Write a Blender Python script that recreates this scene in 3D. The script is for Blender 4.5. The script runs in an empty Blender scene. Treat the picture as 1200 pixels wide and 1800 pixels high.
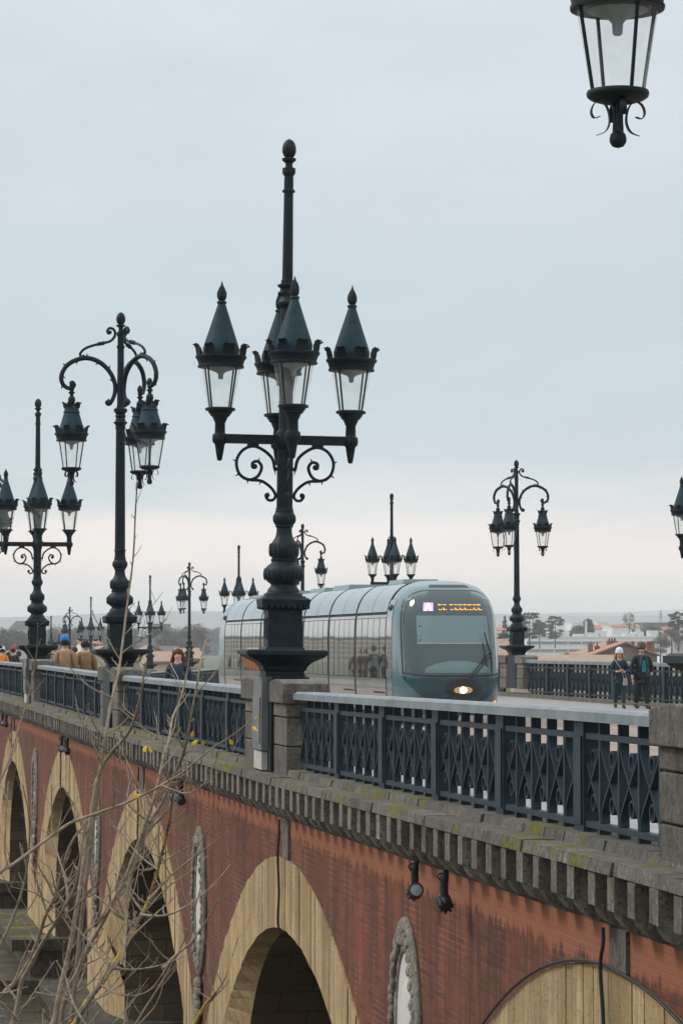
import bpy, math, random
from mathutils import Vector, Matrix
R = math.radians
random.seed(7)
sc = bpy.context.scene
col = sc.collection

# ---------------------------------------------------------------- camera
cam = bpy.data.cameras.new('camera'); cam_o = bpy.data.objects.new('camera', cam); col.objects.link(cam_o)
cam.sensor_fit = 'HORIZONTAL'; cam.sensor_width = 24.0; cam.lens = 100.0
cam.clip_start = 0.5; cam.clip_end = 30000
YAW = math.atan(931 / 5000); PITCH = math.atan(230 / 5000)
CAM = Vector((-5.66, 0, 1.85))
cam_o.location = CAM; cam_o.rotation_euler = (R(90) + PITCH, 0, -YAW)
sc.camera = cam_o
# ---------------------------------------------------------------- world
w = bpy.data.worlds.new('World'); sc.world = w; w.use_nodes = True
nt = w.node_tree; N = nt.nodes; Lk = nt.links; N.clear()
out = N.new('ShaderNodeOutputWorld'); bg = N.new('ShaderNodeBackground')
sky = N.new('ShaderNodeTexSky'); sky.sky_type = 'NISHITA'; sky.sun_disc = False
SUN_EL, SUN_AZ = R(42), R(205)
sky.sun_elevation = SUN_EL; sky.sun_rotation = SUN_AZ
sk = N.new('ShaderNodeVectorMath'); sk.operation = 'SCALE'; sk.inputs['Scale'].default_value = 0.09
Lk.new(sky.outputs[0], sk.inputs[0])
tc = N.new('ShaderNodeTexCoord'); mp = N.new('ShaderNodeMapping'); mp.inputs['Scale'].default_value = (3, 3, 22)
Lk.new(tc.outputs['Generated'], mp.inputs[0])
nz = N.new('ShaderNodeTexNoise'); nz.inputs['Scale'].default_value = 1.3; nz.inputs['Detail'].default_value = 5; nz.inputs['Roughness'].default_value = .55
Lk.new(mp.outputs[0], nz.inputs['Vector'])
sep = N.new('ShaderNodeSeparateXYZ'); Lk.new(tc.outputs['Generated'], sep.inputs[0])
dis = N.new('ShaderNodeMath'); dis.operation = 'MULTIPLY_ADD'; dis.inputs[1].default_value = 0.075; dis.inputs[2].default_value = -0.0375
Lk.new(nz.outputs['Fac'], dis.inputs[0])
zz = N.new('ShaderNodeMath'); zz.operation = 'ADD'; Lk.new(sep.outputs['Z'], zz.inputs[0]); Lk.new(dis.outputs[0], zz.inputs[1])
rp = N.new('ShaderNodeValToRGB'); Lk.new(zz.outputs[0], rp.inputs[0])
els = rp.color_ramp.elements
stops = [(0.0, (.80, .78, .78)), (.022, (1.18, 1.03, .95)), (.040, (1.06, .96, .92)), (.062, (.62, .725, .79)), (.11, (.585, .69, .755)), (.16, (.655, .73, .79)), (.23, (.73, .78, .84)), (.5, (1.12, 1.16, 1.20)), (1.0, (1.68, 1.71, 1.74))]
els[0].position, els[0].color = stops[0][0], (*stops[0][1], 1); els[1].position, els[1].color = stops[-1][0], (*stops[-1][1], 1)
for p_, c_ in stops[1:-1]:
    e_ = els.new(p_); e_.color = (*c_, 1)
mx = N.new('ShaderNodeMix'); mx.data_type = 'RGBA'; mx.inputs[0].default_value = .93
mp2 = N.new('ShaderNodeMapping'); mp2.inputs['Scale'].default_value = (3, 3, 9); mp2.inputs['Rotation'].default_value = (0, R(3), 0); Lk.new(tc.outputs['Generated'], mp2.inputs[0])
nz2 = N.new('ShaderNodeTexNoise'); nz2.inputs['Scale'].default_value = 2.6; nz2.inputs['Detail'].default_value = 7; nz2.inputs['Roughness'].default_value = .6; Lk.new(mp2.outputs[0], nz2.inputs['Vector'])
mr2 = N.new('ShaderNodeMapRange'); mr2.inputs[1].default_value = .3; mr2.inputs[2].default_value = .7; mr2.inputs[3].default_value = .95; mr2.inputs[4].default_value = 1.05; Lk.new(nz2.outputs['Fac'], mr2.inputs[0])
sm = N.new('ShaderNodeVectorMath'); sm.operation = 'SCALE'; Lk.new(rp.outputs[0], sm.inputs[0]); Lk.new(mr2.outputs[0], sm.inputs['Scale'])
Lk.new(sk.outputs[0], mx.inputs[6]); Lk.new(sm.outputs[0], mx.inputs[7])
Lk.new(mx.outputs[2], bg.inputs[0]); bg.inputs[1].default_value = 1.0; Lk.new(bg.outputs[0], out.inputs[0])
# ---------------------------------------------------------------- sun (behind thin cloud)
sun = bpy.data.lights.new('sun', 'SUN'); sun.energy = 1.5; sun.angle = R(14); sun.color = (1, .95, .88)
sun_o = bpy.data.objects.new('sun', sun); col.objects.link(sun_o)
# light comes from the left, a little ahead of the camera
sd = Vector((math.cos(SUN_EL) * -.93, math.cos(SUN_EL) * .37, math.sin(SUN_EL)))
sun_o.rotation_euler = sd.to_track_quat('Z', 'Y').to_euler()
sky.sun_rotation = math.atan2(sd.x, sd.y)
sc.view_settings.view_transform = 'Standard'; sc.view_settings.look = 'None'
sc.view_settings.exposure = 0.0; sc.view_settings.gamma = 1.0; sc.view_settings.use_curve_mapping = False
sc.cycles.use_denoising = True
sc.cycles.max_bounces = 6; sc.cycles.transparent_max_bounces = 24; sc.cycles.volume_bounces = 2
sc.cycles.caustics_reflective = False; sc.cycles.caustics_refractive = False

# ================================================================ helpers
MATS = {}
def new_mat(name):
    m = bpy.data.materials.new(name); m.use_nodes = True; MATS[name] = m
    return m, m.node_tree, m.node_tree.nodes['Principled BSDF']
def node(nt, t, **kw):
    n = nt.nodes.new(t)
    for k, v in kw.items(): setattr(n, k, v)
    return n
def coords(nt, scale=(1, 1, 1), swap=None, kind='Object'):
    t = node(nt, 'ShaderNodeTexCoord'); src = t.outputs[kind]
    if kind == 'World':
        pass
    if swap:
        s = node(nt, 'ShaderNodeSeparateXYZ'); c = node(nt, 'ShaderNodeCombineXYZ'); nt.links.new(src, s.inputs[0])
        for i, ch in enumerate(swap):
            if ch in 'XYZ': nt.links.new(s.outputs[ch], c.inputs[i])
        src = c.outputs[0]
    m = node(nt, 'ShaderNodeMapping'); m.inputs['Scale'].default_value = scale; nt.links.new(src, m.inputs[0])
    return m.outputs[0]
def wcoords(nt, scale=(1, 1, 1), swap=None):
    g = node(nt, 'ShaderNodeNewGeometry'); src = g.outputs['Position']
    if swap:
        s = node(nt, 'ShaderNodeSeparateXYZ'); c = node(nt, 'ShaderNodeCombineXYZ'); nt.links.new(src, s.inputs[0])
        for i, ch in enumerate(swap): nt.links.new(s.outputs[ch], c.inputs[i])
        src = c.outputs[0]
    m = node(nt, 'ShaderNodeMapping'); m.inputs['Scale'].default_value = scale; nt.links.new(src, m.inputs[0])
    return m.outputs[0]
def noise(nt, vec, scale, detail=4, rough=.55):
    n = node(nt, 'ShaderNodeTexNoise'); n.inputs['Scale'].default_value = scale; n.inputs['Detail'].default_value = detail; n.inputs['Roughness'].default_value = rough
    nt.links.new(vec, n.inputs['Vector']); return n.outputs['Fac']
def ramp(nt, fac, a, b):
    r = node(nt, 'ShaderNodeMapRange'); r.inputs[1].default_value = a; r.inputs[2].default_value = b; nt.links.new(fac, r.inputs[0]); return r.outputs[0]
def mixc(nt, fac, a, b, mode='MIX'):
    m = node(nt, 'ShaderNodeMix', data_type='RGBA', blend_type=mode)
    for s, v in ((0, fac), (6, a), (7, b)):
        if isinstance(v, (int, float)): m.inputs[s].default_value = v
        elif isinstance(v, tuple): m.inputs[s].default_value = (*v, 1)
        else: nt.links.new(v, m.inputs[s])
    return m.outputs[2]
def mul(nt, a, b):
    m = node(nt, 'ShaderNodeMath', operation='MULTIPLY')
    for i, v in enumerate((a, b)):
        if isinstance(v, (int, float)): m.inputs[i].default_value = v
        else: nt.links.new(v, m.inputs[i])
    return m.outputs[0]
def bump(nt, p, h, strength=.4, dist=.02):
    b = node(nt, 'ShaderNodeBump'); b.inputs['Strength'].default_value = strength; b.inputs['Distance'].default_value = dist
    nt.links.new(h, b.inputs['Height']); nt.links.new(b.outputs[0], p.inputs['Normal'])
def obj_random(nt):
    return node(nt, 'ShaderNodeObjectInfo').outputs['Random']
def mottled(name, c1, c2, rough=.8, scale=6, spread=(.35, .65), bmp=.3, rnd=0.0, stretch=(1, 1, 1), metallic=0, spec=.5, world=True, bd=.02):
    m, nt, p = new_mat(name)
    v = wcoords(nt, stretch) if world else coords(nt, stretch)
    f = ramp(nt, noise(nt, v, scale, 6, .6), *spread)
    c = mixc(nt, f, c1, c2)
    if rnd:
        r = ramp(nt, obj_random(nt), 0, 1)
        c = mixc(nt, mul(nt, r, rnd), c, tuple(x * .45 for x in c1))
    nt.links.new(c, p.inputs['Base Color']); p.inputs['Roughness'].default_value = rough; p.inputs['Metallic'].default_value = metallic
    p.inputs['Specular IOR Level'].default_value = spec
    if bmp: bump(nt, p, noise(nt, v, scale * 4, 5, .65), bmp, bd)
    return m
def plain(name, c, rough=.6, metallic=0, emit=None, es=1, spec=.5):
    m, nt, p = new_mat(name)
    v = coords(nt); f = noise(nt, v, 14, 3)
    nt.links.new(mixc(nt, ramp(nt, f, .3, .7), tuple(x * .88 for x in c), tuple(min(1, x * 1.1) for x in c)), p.inputs['Base Color'])
    p.inputs['Roughness'].default_value = rough; p.inputs['Metallic'].default_value = metallic; p.inputs['Specular IOR Level'].default_value = spec
    if emit:
        p.inputs['Emission Color'].default_value = (*emit, 1); p.inputs['Emission Strength'].default_value = es
    return m

class MB:
    def __init__(s): s.v = []; s.f = []; s.m = []
    def add(s, vs, fs, mi=0):
        o = len(s.v); s.v += [tuple(v) for v in vs]; s.f += [tuple(i + o for i in f) for f in fs]; s.m += [mi] * len(fs); return s
    def box(s, x0, x1, y0, y1, z0, z1, mi=0, top=None):
        # top = (inset x, inset y) tapers the upper face
        a, b = top or (0, 0)
        vs = [(x0, y0, z0), (x1, y0, z0), (x1, y1, z0), (x0, y1, z0), (x0 + a, y0 + b, z1), (x1 - a, y0 + b, z1), (x1 - a, y1 - b, z1), (x0 + a, y1 - b, z1)]
        return s.add(vs, [(3, 2, 1, 0), (4, 5, 6, 7), (0, 1, 5, 4), (1, 2, 6, 5), (2, 3, 7, 6), (3, 0, 4, 7)], mi)
    def lathe(s, prof, n=20, c=(0, 0, 0), flute=None, mi=0, zs=1):
        vs = []; fs = []
        for k, (r, z) in enumerate(prof):
            for i in range(n):
                a = 2 * math.pi * i / n; rr = r
                if flute and flute[0] <= z <= flute[1]: rr = r * (1 - flute[2] * (i % 2))
                vs.append((c[0] + rr * math.cos(a), c[1] + rr * math.sin(a), c[2] + z * zs))
        for k in range(len(prof) - 1):
            for i in range(n):
                j = (i + 1) % n
                fs.append((k * n + i, k * n + j, (k + 1) * n + j, (k + 1) * n + i))
        fs.append(tuple(range(n))[::-1]); fs.append(tuple((len(prof) - 1) * n + i for i in range(n)))
        return s.add(vs, fs, mi)
    def tube(s, pts, rad, n=8, mi=0, cap=True):
        pts = [Vector(p) for p in pts]
        if isinstance(rad, (int, float)): rad = [rad] * len(pts)
        vs = []; fs = []; up = None
        for k, p in enumerate(pts):
            t = (pts[min(k + 1, len(pts) - 1)] - pts[max(k - 1, 0)])
            if t.length < 1e-9: t = Vector((0, 0, 1))
            t.normalize()
            if up is None: up = t.orthogonal().normalized()
            else:
                up = up - t * up.dot(t)
                if up.length < 1e-6: up = t.orthogonal()
                up.normalize()
            b = t.cross(up)
            for i in range(n):
                a = 2 * math.pi * i / n
                vs.append(p + (up * math.cos(a) + b * math.sin(a)) * rad[k])
        for k in range(len(pts) - 1):
            for i in range(n):
                j = (i + 1) % n
                fs.append((k * n + i, k * n + j, (k + 1) * n + j, (k + 1) * n + i))
        if cap: fs.append(tuple(range(n))[::-1]); fs.append(tuple((len(pts) - 1) * n + i for i in range(n)))
        return s.add(vs, fs, mi)
    def ball(s, c, r, n=12, m=8, mi=0):
        r = (r, r, r) if isinstance(r, (int, float)) else r
        vs = []; fs = []
        for k in range(m + 1):
            a = math.pi * k / m - math.pi / 2
            for i in range(n):
                b = 2 * math.pi * i / n
                vs.append((c[0] + r[0] * math.cos(a) * math.cos(b), c[1] + r[1] * math.cos(a) * math.sin(b), c[2] + r[2] * math.sin(a)))
        for k in range(m):
            for i in range(n):
                j = (i + 1) % n; fs.append((k * n + i, k * n + j, (k + 1) * n + j, (k + 1) * n + i))
        return s.add(vs, fs, mi)
    def mesh(s, name, mats, smooth=False):
        me = bpy.data.meshes.new(name); me.from_pydata(s.v, [], s.f)
        mats = mats if isinstance(mats, (list, tuple)) else [mats]
        for m in mats: me.materials.append(MATS[m])
        if len(mats) > 1: me.polygons.foreach_set('material_index', s.m)
        if smooth:
            me.polygons.foreach_set('use_smooth', [True] * len(me.polygons))
            try: me.set_sharp_from_angle(angle=R(42))
            except Exception: pass
        me.update(); return me
    def build(s, name, mats, parent=None, loc=None, smooth=False, rot=None):
        return put(name, s.mesh(name, mats, smooth), parent, loc, rot)
def put(name, me, parent=None, loc=None, rot=None):
    o = bpy.data.objects.new(name, me); col.objects.link(o)
    if parent is not None: o.parent = parent
    if loc is not None: o.location = loc
    if rot is not None: o.rotation_euler = rot
    return o
def empty(name, loc=(0, 0, 0), rot=None, parent=None):
    o = bpy.data.objects.new(name, None); col.objects.link(o); o.location = loc; o.empty_display_size = .2
    if rot is not None: o.rotation_euler = rot
    if parent is not None: o.parent = parent
    return o
def tag(o, label, cat, group=None, kind=None):
    o['label'] = label; o['category'] = cat
    if group: o['group'] = group
    if kind: o['kind'] = kind
    return o
def struct(o): o['kind'] = 'structure'; return o
KIDS = {}
def copy_tree(o, parent=None):
    c = o.copy(); col.objects.link(c)
    if parent is not None: c.parent = parent
    for ch in [q for q in bpy.data.objects if q.parent == o]: copy_tree(ch, c)
    return c
def smooth_path(pts, k=5):
    P = [Vector(p) for p in pts]; outp = []
    for i in range(len(P) - 1):
        a = P[max(i - 1, 0)]; b = P[i]; c = P[i + 1]; d = P[min(i + 2, len(P) - 1)]
        for j in range(k):
            t = j / k
            outp.append(.5 * ((2 * b) + (c - a) * t + (2 * a - 5 * b + 4 * c - d) * t * t + (3 * b - a - 3 * c + d) * t ** 3))
    outp.append(P[-1]); return outp
def lerp_table(tab, x):
    if x <= tab[0][0]: return tab[0][1]
    for (a, va), (b, vb) in zip(tab, tab[1:]):
        if x <= b: return va + (vb - va) * (x - a) / (b - a)
    return tab[-1][1]
FWD = Vector((math.sin(YAW) * math.cos(PITCH), math.cos(YAW) * math.cos(PITCH), math.sin(PITCH)))
RGT = Vector((math.cos(YAW), -math.sin(YAW), 0)); UPV = RGT.cross(FWD)
def ray_dir(px, py): return FWD + RGT * ((px - 600) / 5000) - UPV * ((py - 900) / 5000)
def on_y(px, py, Y):
    d = ray_dir(px, py); return CAM + d * ((Y - CAM.y) / d.y)
def on_depth(px, py, Z): return CAM + ray_dir(px, py) * Z
# long profile of the bridge: flat near the city bank, falling away to the far bank
PROF = [(-20, .15), (14, .13), (19, .12), (22, .10), (33, .02), (50, 0), (72, .04), (94, .03), (115, -.02), (137, -.38), (158, -.72), (179, -1.08), (200, -1.4), (244, -2.25), (264, -2.85), (285, -3.5), (330, -4.2)]
def prof(y): return lerp_table(PROF, y)
def slope(y): return math.atan((prof(y + 1) - prof(y - 1)) / 2)
WID = 17.9

# ================================================================ materials
def stone_mat(name, c1, c2, dark, moss=0.0, wear=1.0):
    m, nt, p = new_mat(name)
    v = wcoords(nt)
    f = ramp(nt, noise(nt, v, 5, 6, .65), .3, .7); c = mixc(nt, f, c1, c2)
    sv = wcoords(nt, (5, 5, .55)); st = ramp(nt, noise(nt, sv, 2.2, 5, .6), .48, .72)
    c = mixc(nt, mul(nt, st, .75 * wear), c, dark)
    blot = ramp(nt, noise(nt, v, 2.6, 8, .75), .50, .62); c = mixc(nt, mul(nt, blot, .6 * wear), c, dark)
    lich = ramp(nt, noise(nt, wcoords(nt, (1, 1, .5)), 15, 6, .7), .57, .66); c = mixc(nt, mul(nt, lich, .55), c, tuple(min(1, x * 1.9) for x in c2))
    pit = ramp(nt, noise(nt, v, 34, 4, .75), .53, .62); c = mixc(nt, mul(nt, pit, .75 * wear), c, tuple(x * .4 for x in dark))
    c = mixc(nt, mul(nt, obj_random(nt), .5 * wear), c, dark)
    if moss:
        g = node(nt, 'ShaderNodeNewGeometry'); s = node(nt, 'ShaderNodeSeparateXYZ'); nt.links.new(g.outputs['Normal'], s.inputs[0])
        up_ = ramp(nt, s.outputs['Z'], -.6, .7)
        mn = ramp(nt, noise(nt, wcoords(nt), 1.5, 7, .75), .505, .61)
        mg = mixc(nt, ramp(nt, noise(nt, v, 22, 5, .7), .35, .65), (.24, .22, .012), (.05, .06, .010))
        fac = ramp(nt, mul(nt, mul(nt, mn, up_), moss), .15, .55)
        c = mixc(nt, fac, c, mg)
    nt.links.new(c, p.inputs['Base Color']); p.inputs['Roughness'].default_value = .88
    bump(nt, p, noise(nt, v, 16, 8, .75), 1.0, .04)
    return m
stone_mat('grey_stone', (.18, .16, .135), (.29, .265, .225), (.05, .045, .038))
stone_mat('pale_stone', (.22, .20, .165), (.36, .33, .275), (.065, .058, .05))
stone_mat('carved_stone', (.28, .245, .20), (.44, .40, .34), (.075, .064, .05), wear=.75)
stone_mat('mossy_stone', (.16, .147, .125), (.26, .24, .20), (.05, .046, .04), moss=1.0)
stone_mat('dark_stone', (.11, .085, .055), (.19, .15, .10), (.03, .025, .02))
stone_mat('footing_stone', (.06, .052, .036), (.11, .092, .064), (.018, .016, .012), moss=.8)
def voussoir_mat():
    m, nt, p = new_mat('tan_stone')
    v = wcoords(nt); r = obj_random(nt)
    c = mixc(nt, r, (.50, .335, .15), (.72, .53, .285))
    bl = ramp(nt, noise(nt, v, 1.6, 8, .72), .40, .62); c = mixc(nt, mul(nt, bl, .45), c, (.33, .215, .11))
    st = ramp(nt, noise(nt, wcoords(nt, (1, 5, .45)), 2.2, 7, .75), .43, .62); c = mixc(nt, mul(nt, st, .5), c, (.27, .175, .09))
    st2 = ramp(nt, noise(nt, wcoords(nt, (1, 2.2, .35)), 1.3, 7, .75), .49, .64); c = mixc(nt, mul(nt, st2, .5), c, (.13, .10, .07))
    pale = ramp(nt, noise(nt, wcoords(nt, (1, 4, .3)), 2.1, 6, .7), .58, .70); c = mixc(nt, mul(nt, pale, .55), c, (.66, .59, .46))
    pit = ramp(nt, noise(nt, v, 30, 5, .75), .55, .64); c = mixc(nt, mul(nt, pit, .7), c, (.11, .08, .05))
    nt.links.new(c, p.inputs['Base Color']); p.inputs['Roughness'].default_value = .9
    bump(nt, p, noise(nt, v, 14, 8, .78), .9, .04); return m
voussoir_mat()
def brick_mat():
    m, nt, p = new_mat('red_brick')
    v = wcoords(nt, (1, 1, 1), 'YZX')
    b = node(nt, 'ShaderNodeTexBrick'); nt.links.new(v, b.inputs['Vector'])
    b.inputs['Scale'].default_value = 1; b.inputs['Brick Width'].default_value = .30; b.inputs['Row Height'].default_value = .062
    b.inputs['Mortar Size'].default_value = .0065; b.inputs['Mortar Smooth'].default_value = .3; b.inputs['Bias'].default_value = -.1
    b.inputs['Color1'].default_value = (.225, .058, .023, 1); b.inputs['Color2'].default_value = (.11, .030, .014, 1); b.inputs['Mortar'].default_value = (.15, .075, .04, 1)
    w_ = wcoords(nt)
    big = ramp(nt, noise(nt, w_, .7, 5, .6), .4, .7)
    c = mixc(nt, mul(nt, big, .5), b.outputs['Color'], (.25, .072, .028))
    mp_ = ramp(nt, noise(nt, w_, 1.1, 4, .6), .50, .62); c = mixc(nt, mul(nt, mul(nt, mp_, b.outputs['Fac']), .55), c, (.34, .22, .16))
    st_a = ramp(nt, noise(nt, wcoords(nt, (1, 1.6, .22)), 1.5, 8, .68), .37, .55); st_b = ramp(nt, noise(nt, wcoords(nt, (1, 5.5, .30)), 2.0, 8, .75), .30, .56)
    st = mul(nt, st_a, st_b)
    s = node(nt, 'ShaderNodeSeparateXYZ'); nt.links.new(w_, s.inputs[0])
    wob = node(nt, 'ShaderNodeMath', operation='MULTIPLY_ADD'); nt.links.new(noise(nt, wcoords(nt, (1, 5, .6)), 1.8, 5, .7), wob.inputs[0]); wob.inputs[1].default_value = .5; nt.links.new(s.outputs['Z'], wob.inputs[2])
    clean = ramp(nt, wob.outputs[0], -.19, -.13)      # strip the cornice keeps dry
    inv = node(nt, 'ShaderNodeMath', operation='SUBTRACT'); inv.inputs[0].default_value = 1; nt.links.new(clean, inv.inputs[1])
    c = mixc(nt, mul(nt, mul(nt, st, .72), inv.outputs[0]), c, (.024, .013, .009))
    c = mixc(nt, mul(nt, clean, .7), c, (.33, .12, .065))
    pale = ramp(nt, noise(nt, wcoords(nt, (1, 9, .35)), 1.5, 4, .6), .64, .76); c = mixc(nt, mul(nt, pale, .4), c, (.36, .26, .22))
    nt.links.new(c, p.inputs['Base Color']); p.inputs['Roughness'].default_value = .88
    ad = node(nt, 'ShaderNodeMath', operation='MULTIPLY_ADD'); nt.links.new(noise(nt, w_, 30, 4), ad.inputs[0]); ad.inputs[1].default_value = .4
    iv = node(nt, 'ShaderNodeMath', operation='SUBTRACT'); iv.inputs[0].default_value = 1; nt.links.new(b.outputs['Fac'], iv.inputs[1]); nt.links.new(iv.outputs[0], ad.inputs[2])
    bump(nt, p, ad.outputs[0], .5, .012); return m
brick_mat()
def barrel_mat():
    m, nt, p = new_mat('barrel_stone')
    v = wcoords(nt, (1, 1, 1), 'XZY')
    b = node(nt, 'ShaderNodeTexBrick'); nt.links.new(v, b.inputs['Vector'])
    b.inputs['Scale'].default_value = 1; b.inputs['Brick Width'].default_value = .8; b.inputs['Row Height'].default_value = .3; b.inputs['Mortar Size'].default_value = .012
    b.inputs['Color1'].default_value = (.15, .105, .06, 1); b.inputs['Color2'].default_value = (.09, .065, .04, 1); b.inputs['Mortar'].default_value = (.06, .045, .03, 1)
    st = ramp(nt, noise(nt, wcoords(nt), 1.2, 5, .65), .45, .7)
    nt.links.new(mixc(nt, mul(nt, st, .7), b.outputs['Color'], (.05, .04, .03)), p.inputs['Base Color']); p.inputs['Roughness'].default_value = .9
    bump(nt, p, noise(nt, wcoords(nt), 14, 5, .7), .5, .03); return m
barrel_mat()
mottled('iron', (.004, .012, .016), (.010, .022, .028), .5, 9, bmp=.4, bd=.008, spec=.22)
mottled('iron_roof', (.010, .034, .047), (.020, .050, .065), .6, 7, bmp=.3, bd=.006, spec=.2)
mottled('rail_iron', (.011, .025, .036), (.022, .038, .051), .52, 9, bmp=.35, bd=.006, spec=.25)
mottled('rail_cap', (.15, .175, .19), (.23, .26, .275), .6, 3, bmp=.2, bd=.005)
mottled('cabinet_metal', (.12, .125, .13), (.2, .2, .2), .42, 3, bmp=.05, metallic=.5)
mottled('fresh_plaster', (.4, .38, .34), (.5, .48, .44), .9, 8)
mottled('pavement', (.22, .215, .21), (.28, .275, .27), .85, 1.6, bmp=.2, bd=.006)
mottled('kerb_stone', (.2, .19, .18), (.3, .28, .26), .85, 3, bmp=.3)
mottled('earth', (.09, .075, .05), (.13, .11, .07), .95, .6)
mottled('grass_ground', (.05, .06, .025), (.09, .09, .045), .95, .02, bmp=0)
mottled('far_wood', (.016, .026, .027), (.040, .050, .048), .95, .03, bmp=.0)
mottled('hill_wood', (.03, .038, .035), (.06, .065, .055), .95, .004, bmp=0)
mottled('white_wall', (.76, .745, .72), (.84, .83, .80), .8, .4, bmp=0)
mottled('cream_wall', (.42, .36, .28), (.5, .44, .35), .85, .5, bmp=0)
mottled('stone_wall_far', (.12, .105, .085), (.2, .18, .15), .9, 1.2, bmp=0)
mottled('facade_stone', (.46, .38, .27), (.56, .47, .34), .85, .3, bmp=0)
mottled('quay_stone', (.62, .52, .38), (.72, .62, .47), .85, .3, bmp=0)
mottled('slate', (.06, .068, .075), (.09, .1, .11), .7, .5, bmp=0)
mottled('chimney_brick', (.2, .07, .045), (.28, .12, .08), .85, 3, bmp=0)
mottled('plant_metal', (.42, .44, .46), (.55, .57, .58), .6, .8, bmp=0)
plain('far_window', (.06, .075, .085), .2)
plain('far_window_dim', (.20, .22, .24), .4)
def tile_mat(name, a, b_):
    m, nt, p = new_mat(name)
    v = coords(nt, (1, 1, 1))
    wv = node(nt, 'ShaderNodeTexWave', wave_type='BANDS', bands_direction='X'); wv.inputs['Scale'].default_value = 1.1; wv.inputs['Distortion'].default_value = .6; nt.links.new(v, wv.inputs['Vector'])
    f = ramp(nt, noise(nt, v, 2.2, 5, .7), .35, .65)
    c = mixc(nt, f, a, b_); c = mixc(nt, mul(nt, ramp(nt, wv.outputs['Fac'], .6, .1), .5), c, tuple(x * .35 for x in a))
    nt.links.new(c, p.inputs['Base Color']); p.inputs['Roughness'].default_value = .85
tile_mat('roof_tile', (.33, .16, .10), (.44, .30, .22)); tile_mat('roof_tile_brown', (.30, .19, .13), (.42, .32, .24)); tile_mat('roof_tile_red', (.42, .13, .08), (.5, .22, .15))
def paver_mat():
    m, nt, p = new_mat('road_pavers')
    v = wcoords(nt)
    b = node(nt, 'ShaderNodeTexBrick'); nt.links.new(v, b.inputs['Vector']); b.inputs['Scale'].default_value = 1; b.inputs['Brick Width'].default_value = .22; b.inputs['Row Height'].default_value = .13; b.inputs['Mortar Size'].default_value = .012
    b.inputs['Color1'].default_value = (.33, .245, .195, 1); b.inputs['Color2'].default_value = (.25, .185, .15, 1); b.inputs['Mortar'].default_value = (.14, .11, .09, 1)
    f = ramp(nt, noise(nt, v, .8, 4), .35, .7)
    nt.links.new(mixc(nt, mul(nt, f, .4), b.outputs['Color'], (.30, .27, .25)), p.inputs['Base Color']); p.inputs['Roughness'].default_value = .8
    bump(nt, p, b.outputs['Fac'], .3, .01)
paver_mat()
def water_mat():
    m, nt, p = new_mat('river_water')
    v = wcoords(nt, (1, .5, 1))
    f = noise(nt, v, .35, 4); nt.links.new(mixc(nt, f, (.075, .062, .04), (.11, .09, .06)), p.inputs['Base Color'])
    p.inputs['Roughness'].default_value = .12; bump(nt, p, noise(nt, wcoords(nt), 2.4, 5, .6), .6, .12)
water_mat()
def glass_mat():
    m, nt, p = new_mat('lantern_glass'); nt.nodes.remove(p)
    o = nt.nodes['Material Output']
    tr = node(nt, 'ShaderNodeBsdfTransparent'); tr.inputs[0].default_value = (.98, .985, .98, 1)
    gl = node(nt, 'ShaderNodeBsdfGlossy'); gl.inputs['Roughness'].default_value = .06
    df = node(nt, 'ShaderNodeBsdfTranslucent'); df.inputs[0].default_value = (.85, .85, .83, 1)
    d2 = node(nt, 'ShaderNodeBsdfDiffuse'); d2.inputs[0].default_value = (.8, .8, .78, 1)
    v = coords(nt); dirt = ramp(nt, noise(nt, v, 5, 5, .6), .3, .8)
    ad = node(nt, 'ShaderNodeMixShader'); ad.inputs[0].default_value = .5; nt.links.new(df.outputs[0], ad.inputs[1]); nt.links.new(d2.outputs[0], ad.inputs[2])
    m1 = node(nt, 'ShaderNodeMixShader'); nt.links.new(mul(nt, dirt, .16), m1.inputs[0]); nt.links.new(tr.outputs[0], m1.inputs[1]); nt.links.new(ad.outputs[0], m1.inputs[2])
    lw = node(nt, 'ShaderNodeLayerWeight'); lw.inputs[0].default_value = .5
    pw = node(nt, 'ShaderNodeMath', operation='POWER'); nt.links.new(lw.outputs['Facing'], pw.inputs[0]); pw.inputs[1].default_value = 5
    fr = node(nt, 'ShaderNodeMath', operation='MULTIPLY_ADD'); nt.links.new(pw.outputs[0], fr.inputs[0]); fr.inputs[1].default_value = .35; fr.inputs[2].default_value = .035
    m2 = node(nt, 'ShaderNodeMixShader'); nt.links.new(fr.outputs[0], m2.inputs[0]); nt.links.new(m1.outputs[0], m2.inputs[1]); nt.links.new(gl.outputs[0], m2.inputs[2])
    nt.links.new(m2.outputs[0], o.inputs[0])
glass_mat()
plain('lamp_reflector', (.32, .38, .42), .5)
# tram
def paint(name, c, rough=.25, coat=.6, metallic=.0, ior=1.5):
    m, nt, p = new_mat(name)
    v = coords(nt); f = noise(nt, v, 2.5, 4)
    nt.links.new(mixc(nt, ramp(nt, f, .3, .7), tuple(x * .92 for x in c), c), p.inputs['Base Color'])
    p.inputs['Roughness'].default_value = rough; p.inputs['Coat Weight'].default_value = coat; p.inputs['Coat Roughness'].default_value = .05; p.inputs['Metallic'].default_value = metallic; p.inputs['IOR'].default_value = ior
    bump(nt, p, noise(nt, v, .9, 2), .012, .05)
paint('tram_teal', (.07, .155, .18)); paint('tram_roof', (.085, .165, .19), .16, .9); paint('tram_deep_teal', (.014, .066, .088), .2, .6)
paint('tram_silver', (.26, .27, .28), .2, .7, .4); paint('tram_glass', (.36, .39, .41), .025, .3, .9, 1.5)
paint('tram_windscreen', (.028, .06, .067), .1, .5); paint('tram_blind', (.12, .205, .22), .45, .6); paint('tram_dash', (.10, .19, .20), .4, .5)
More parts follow.
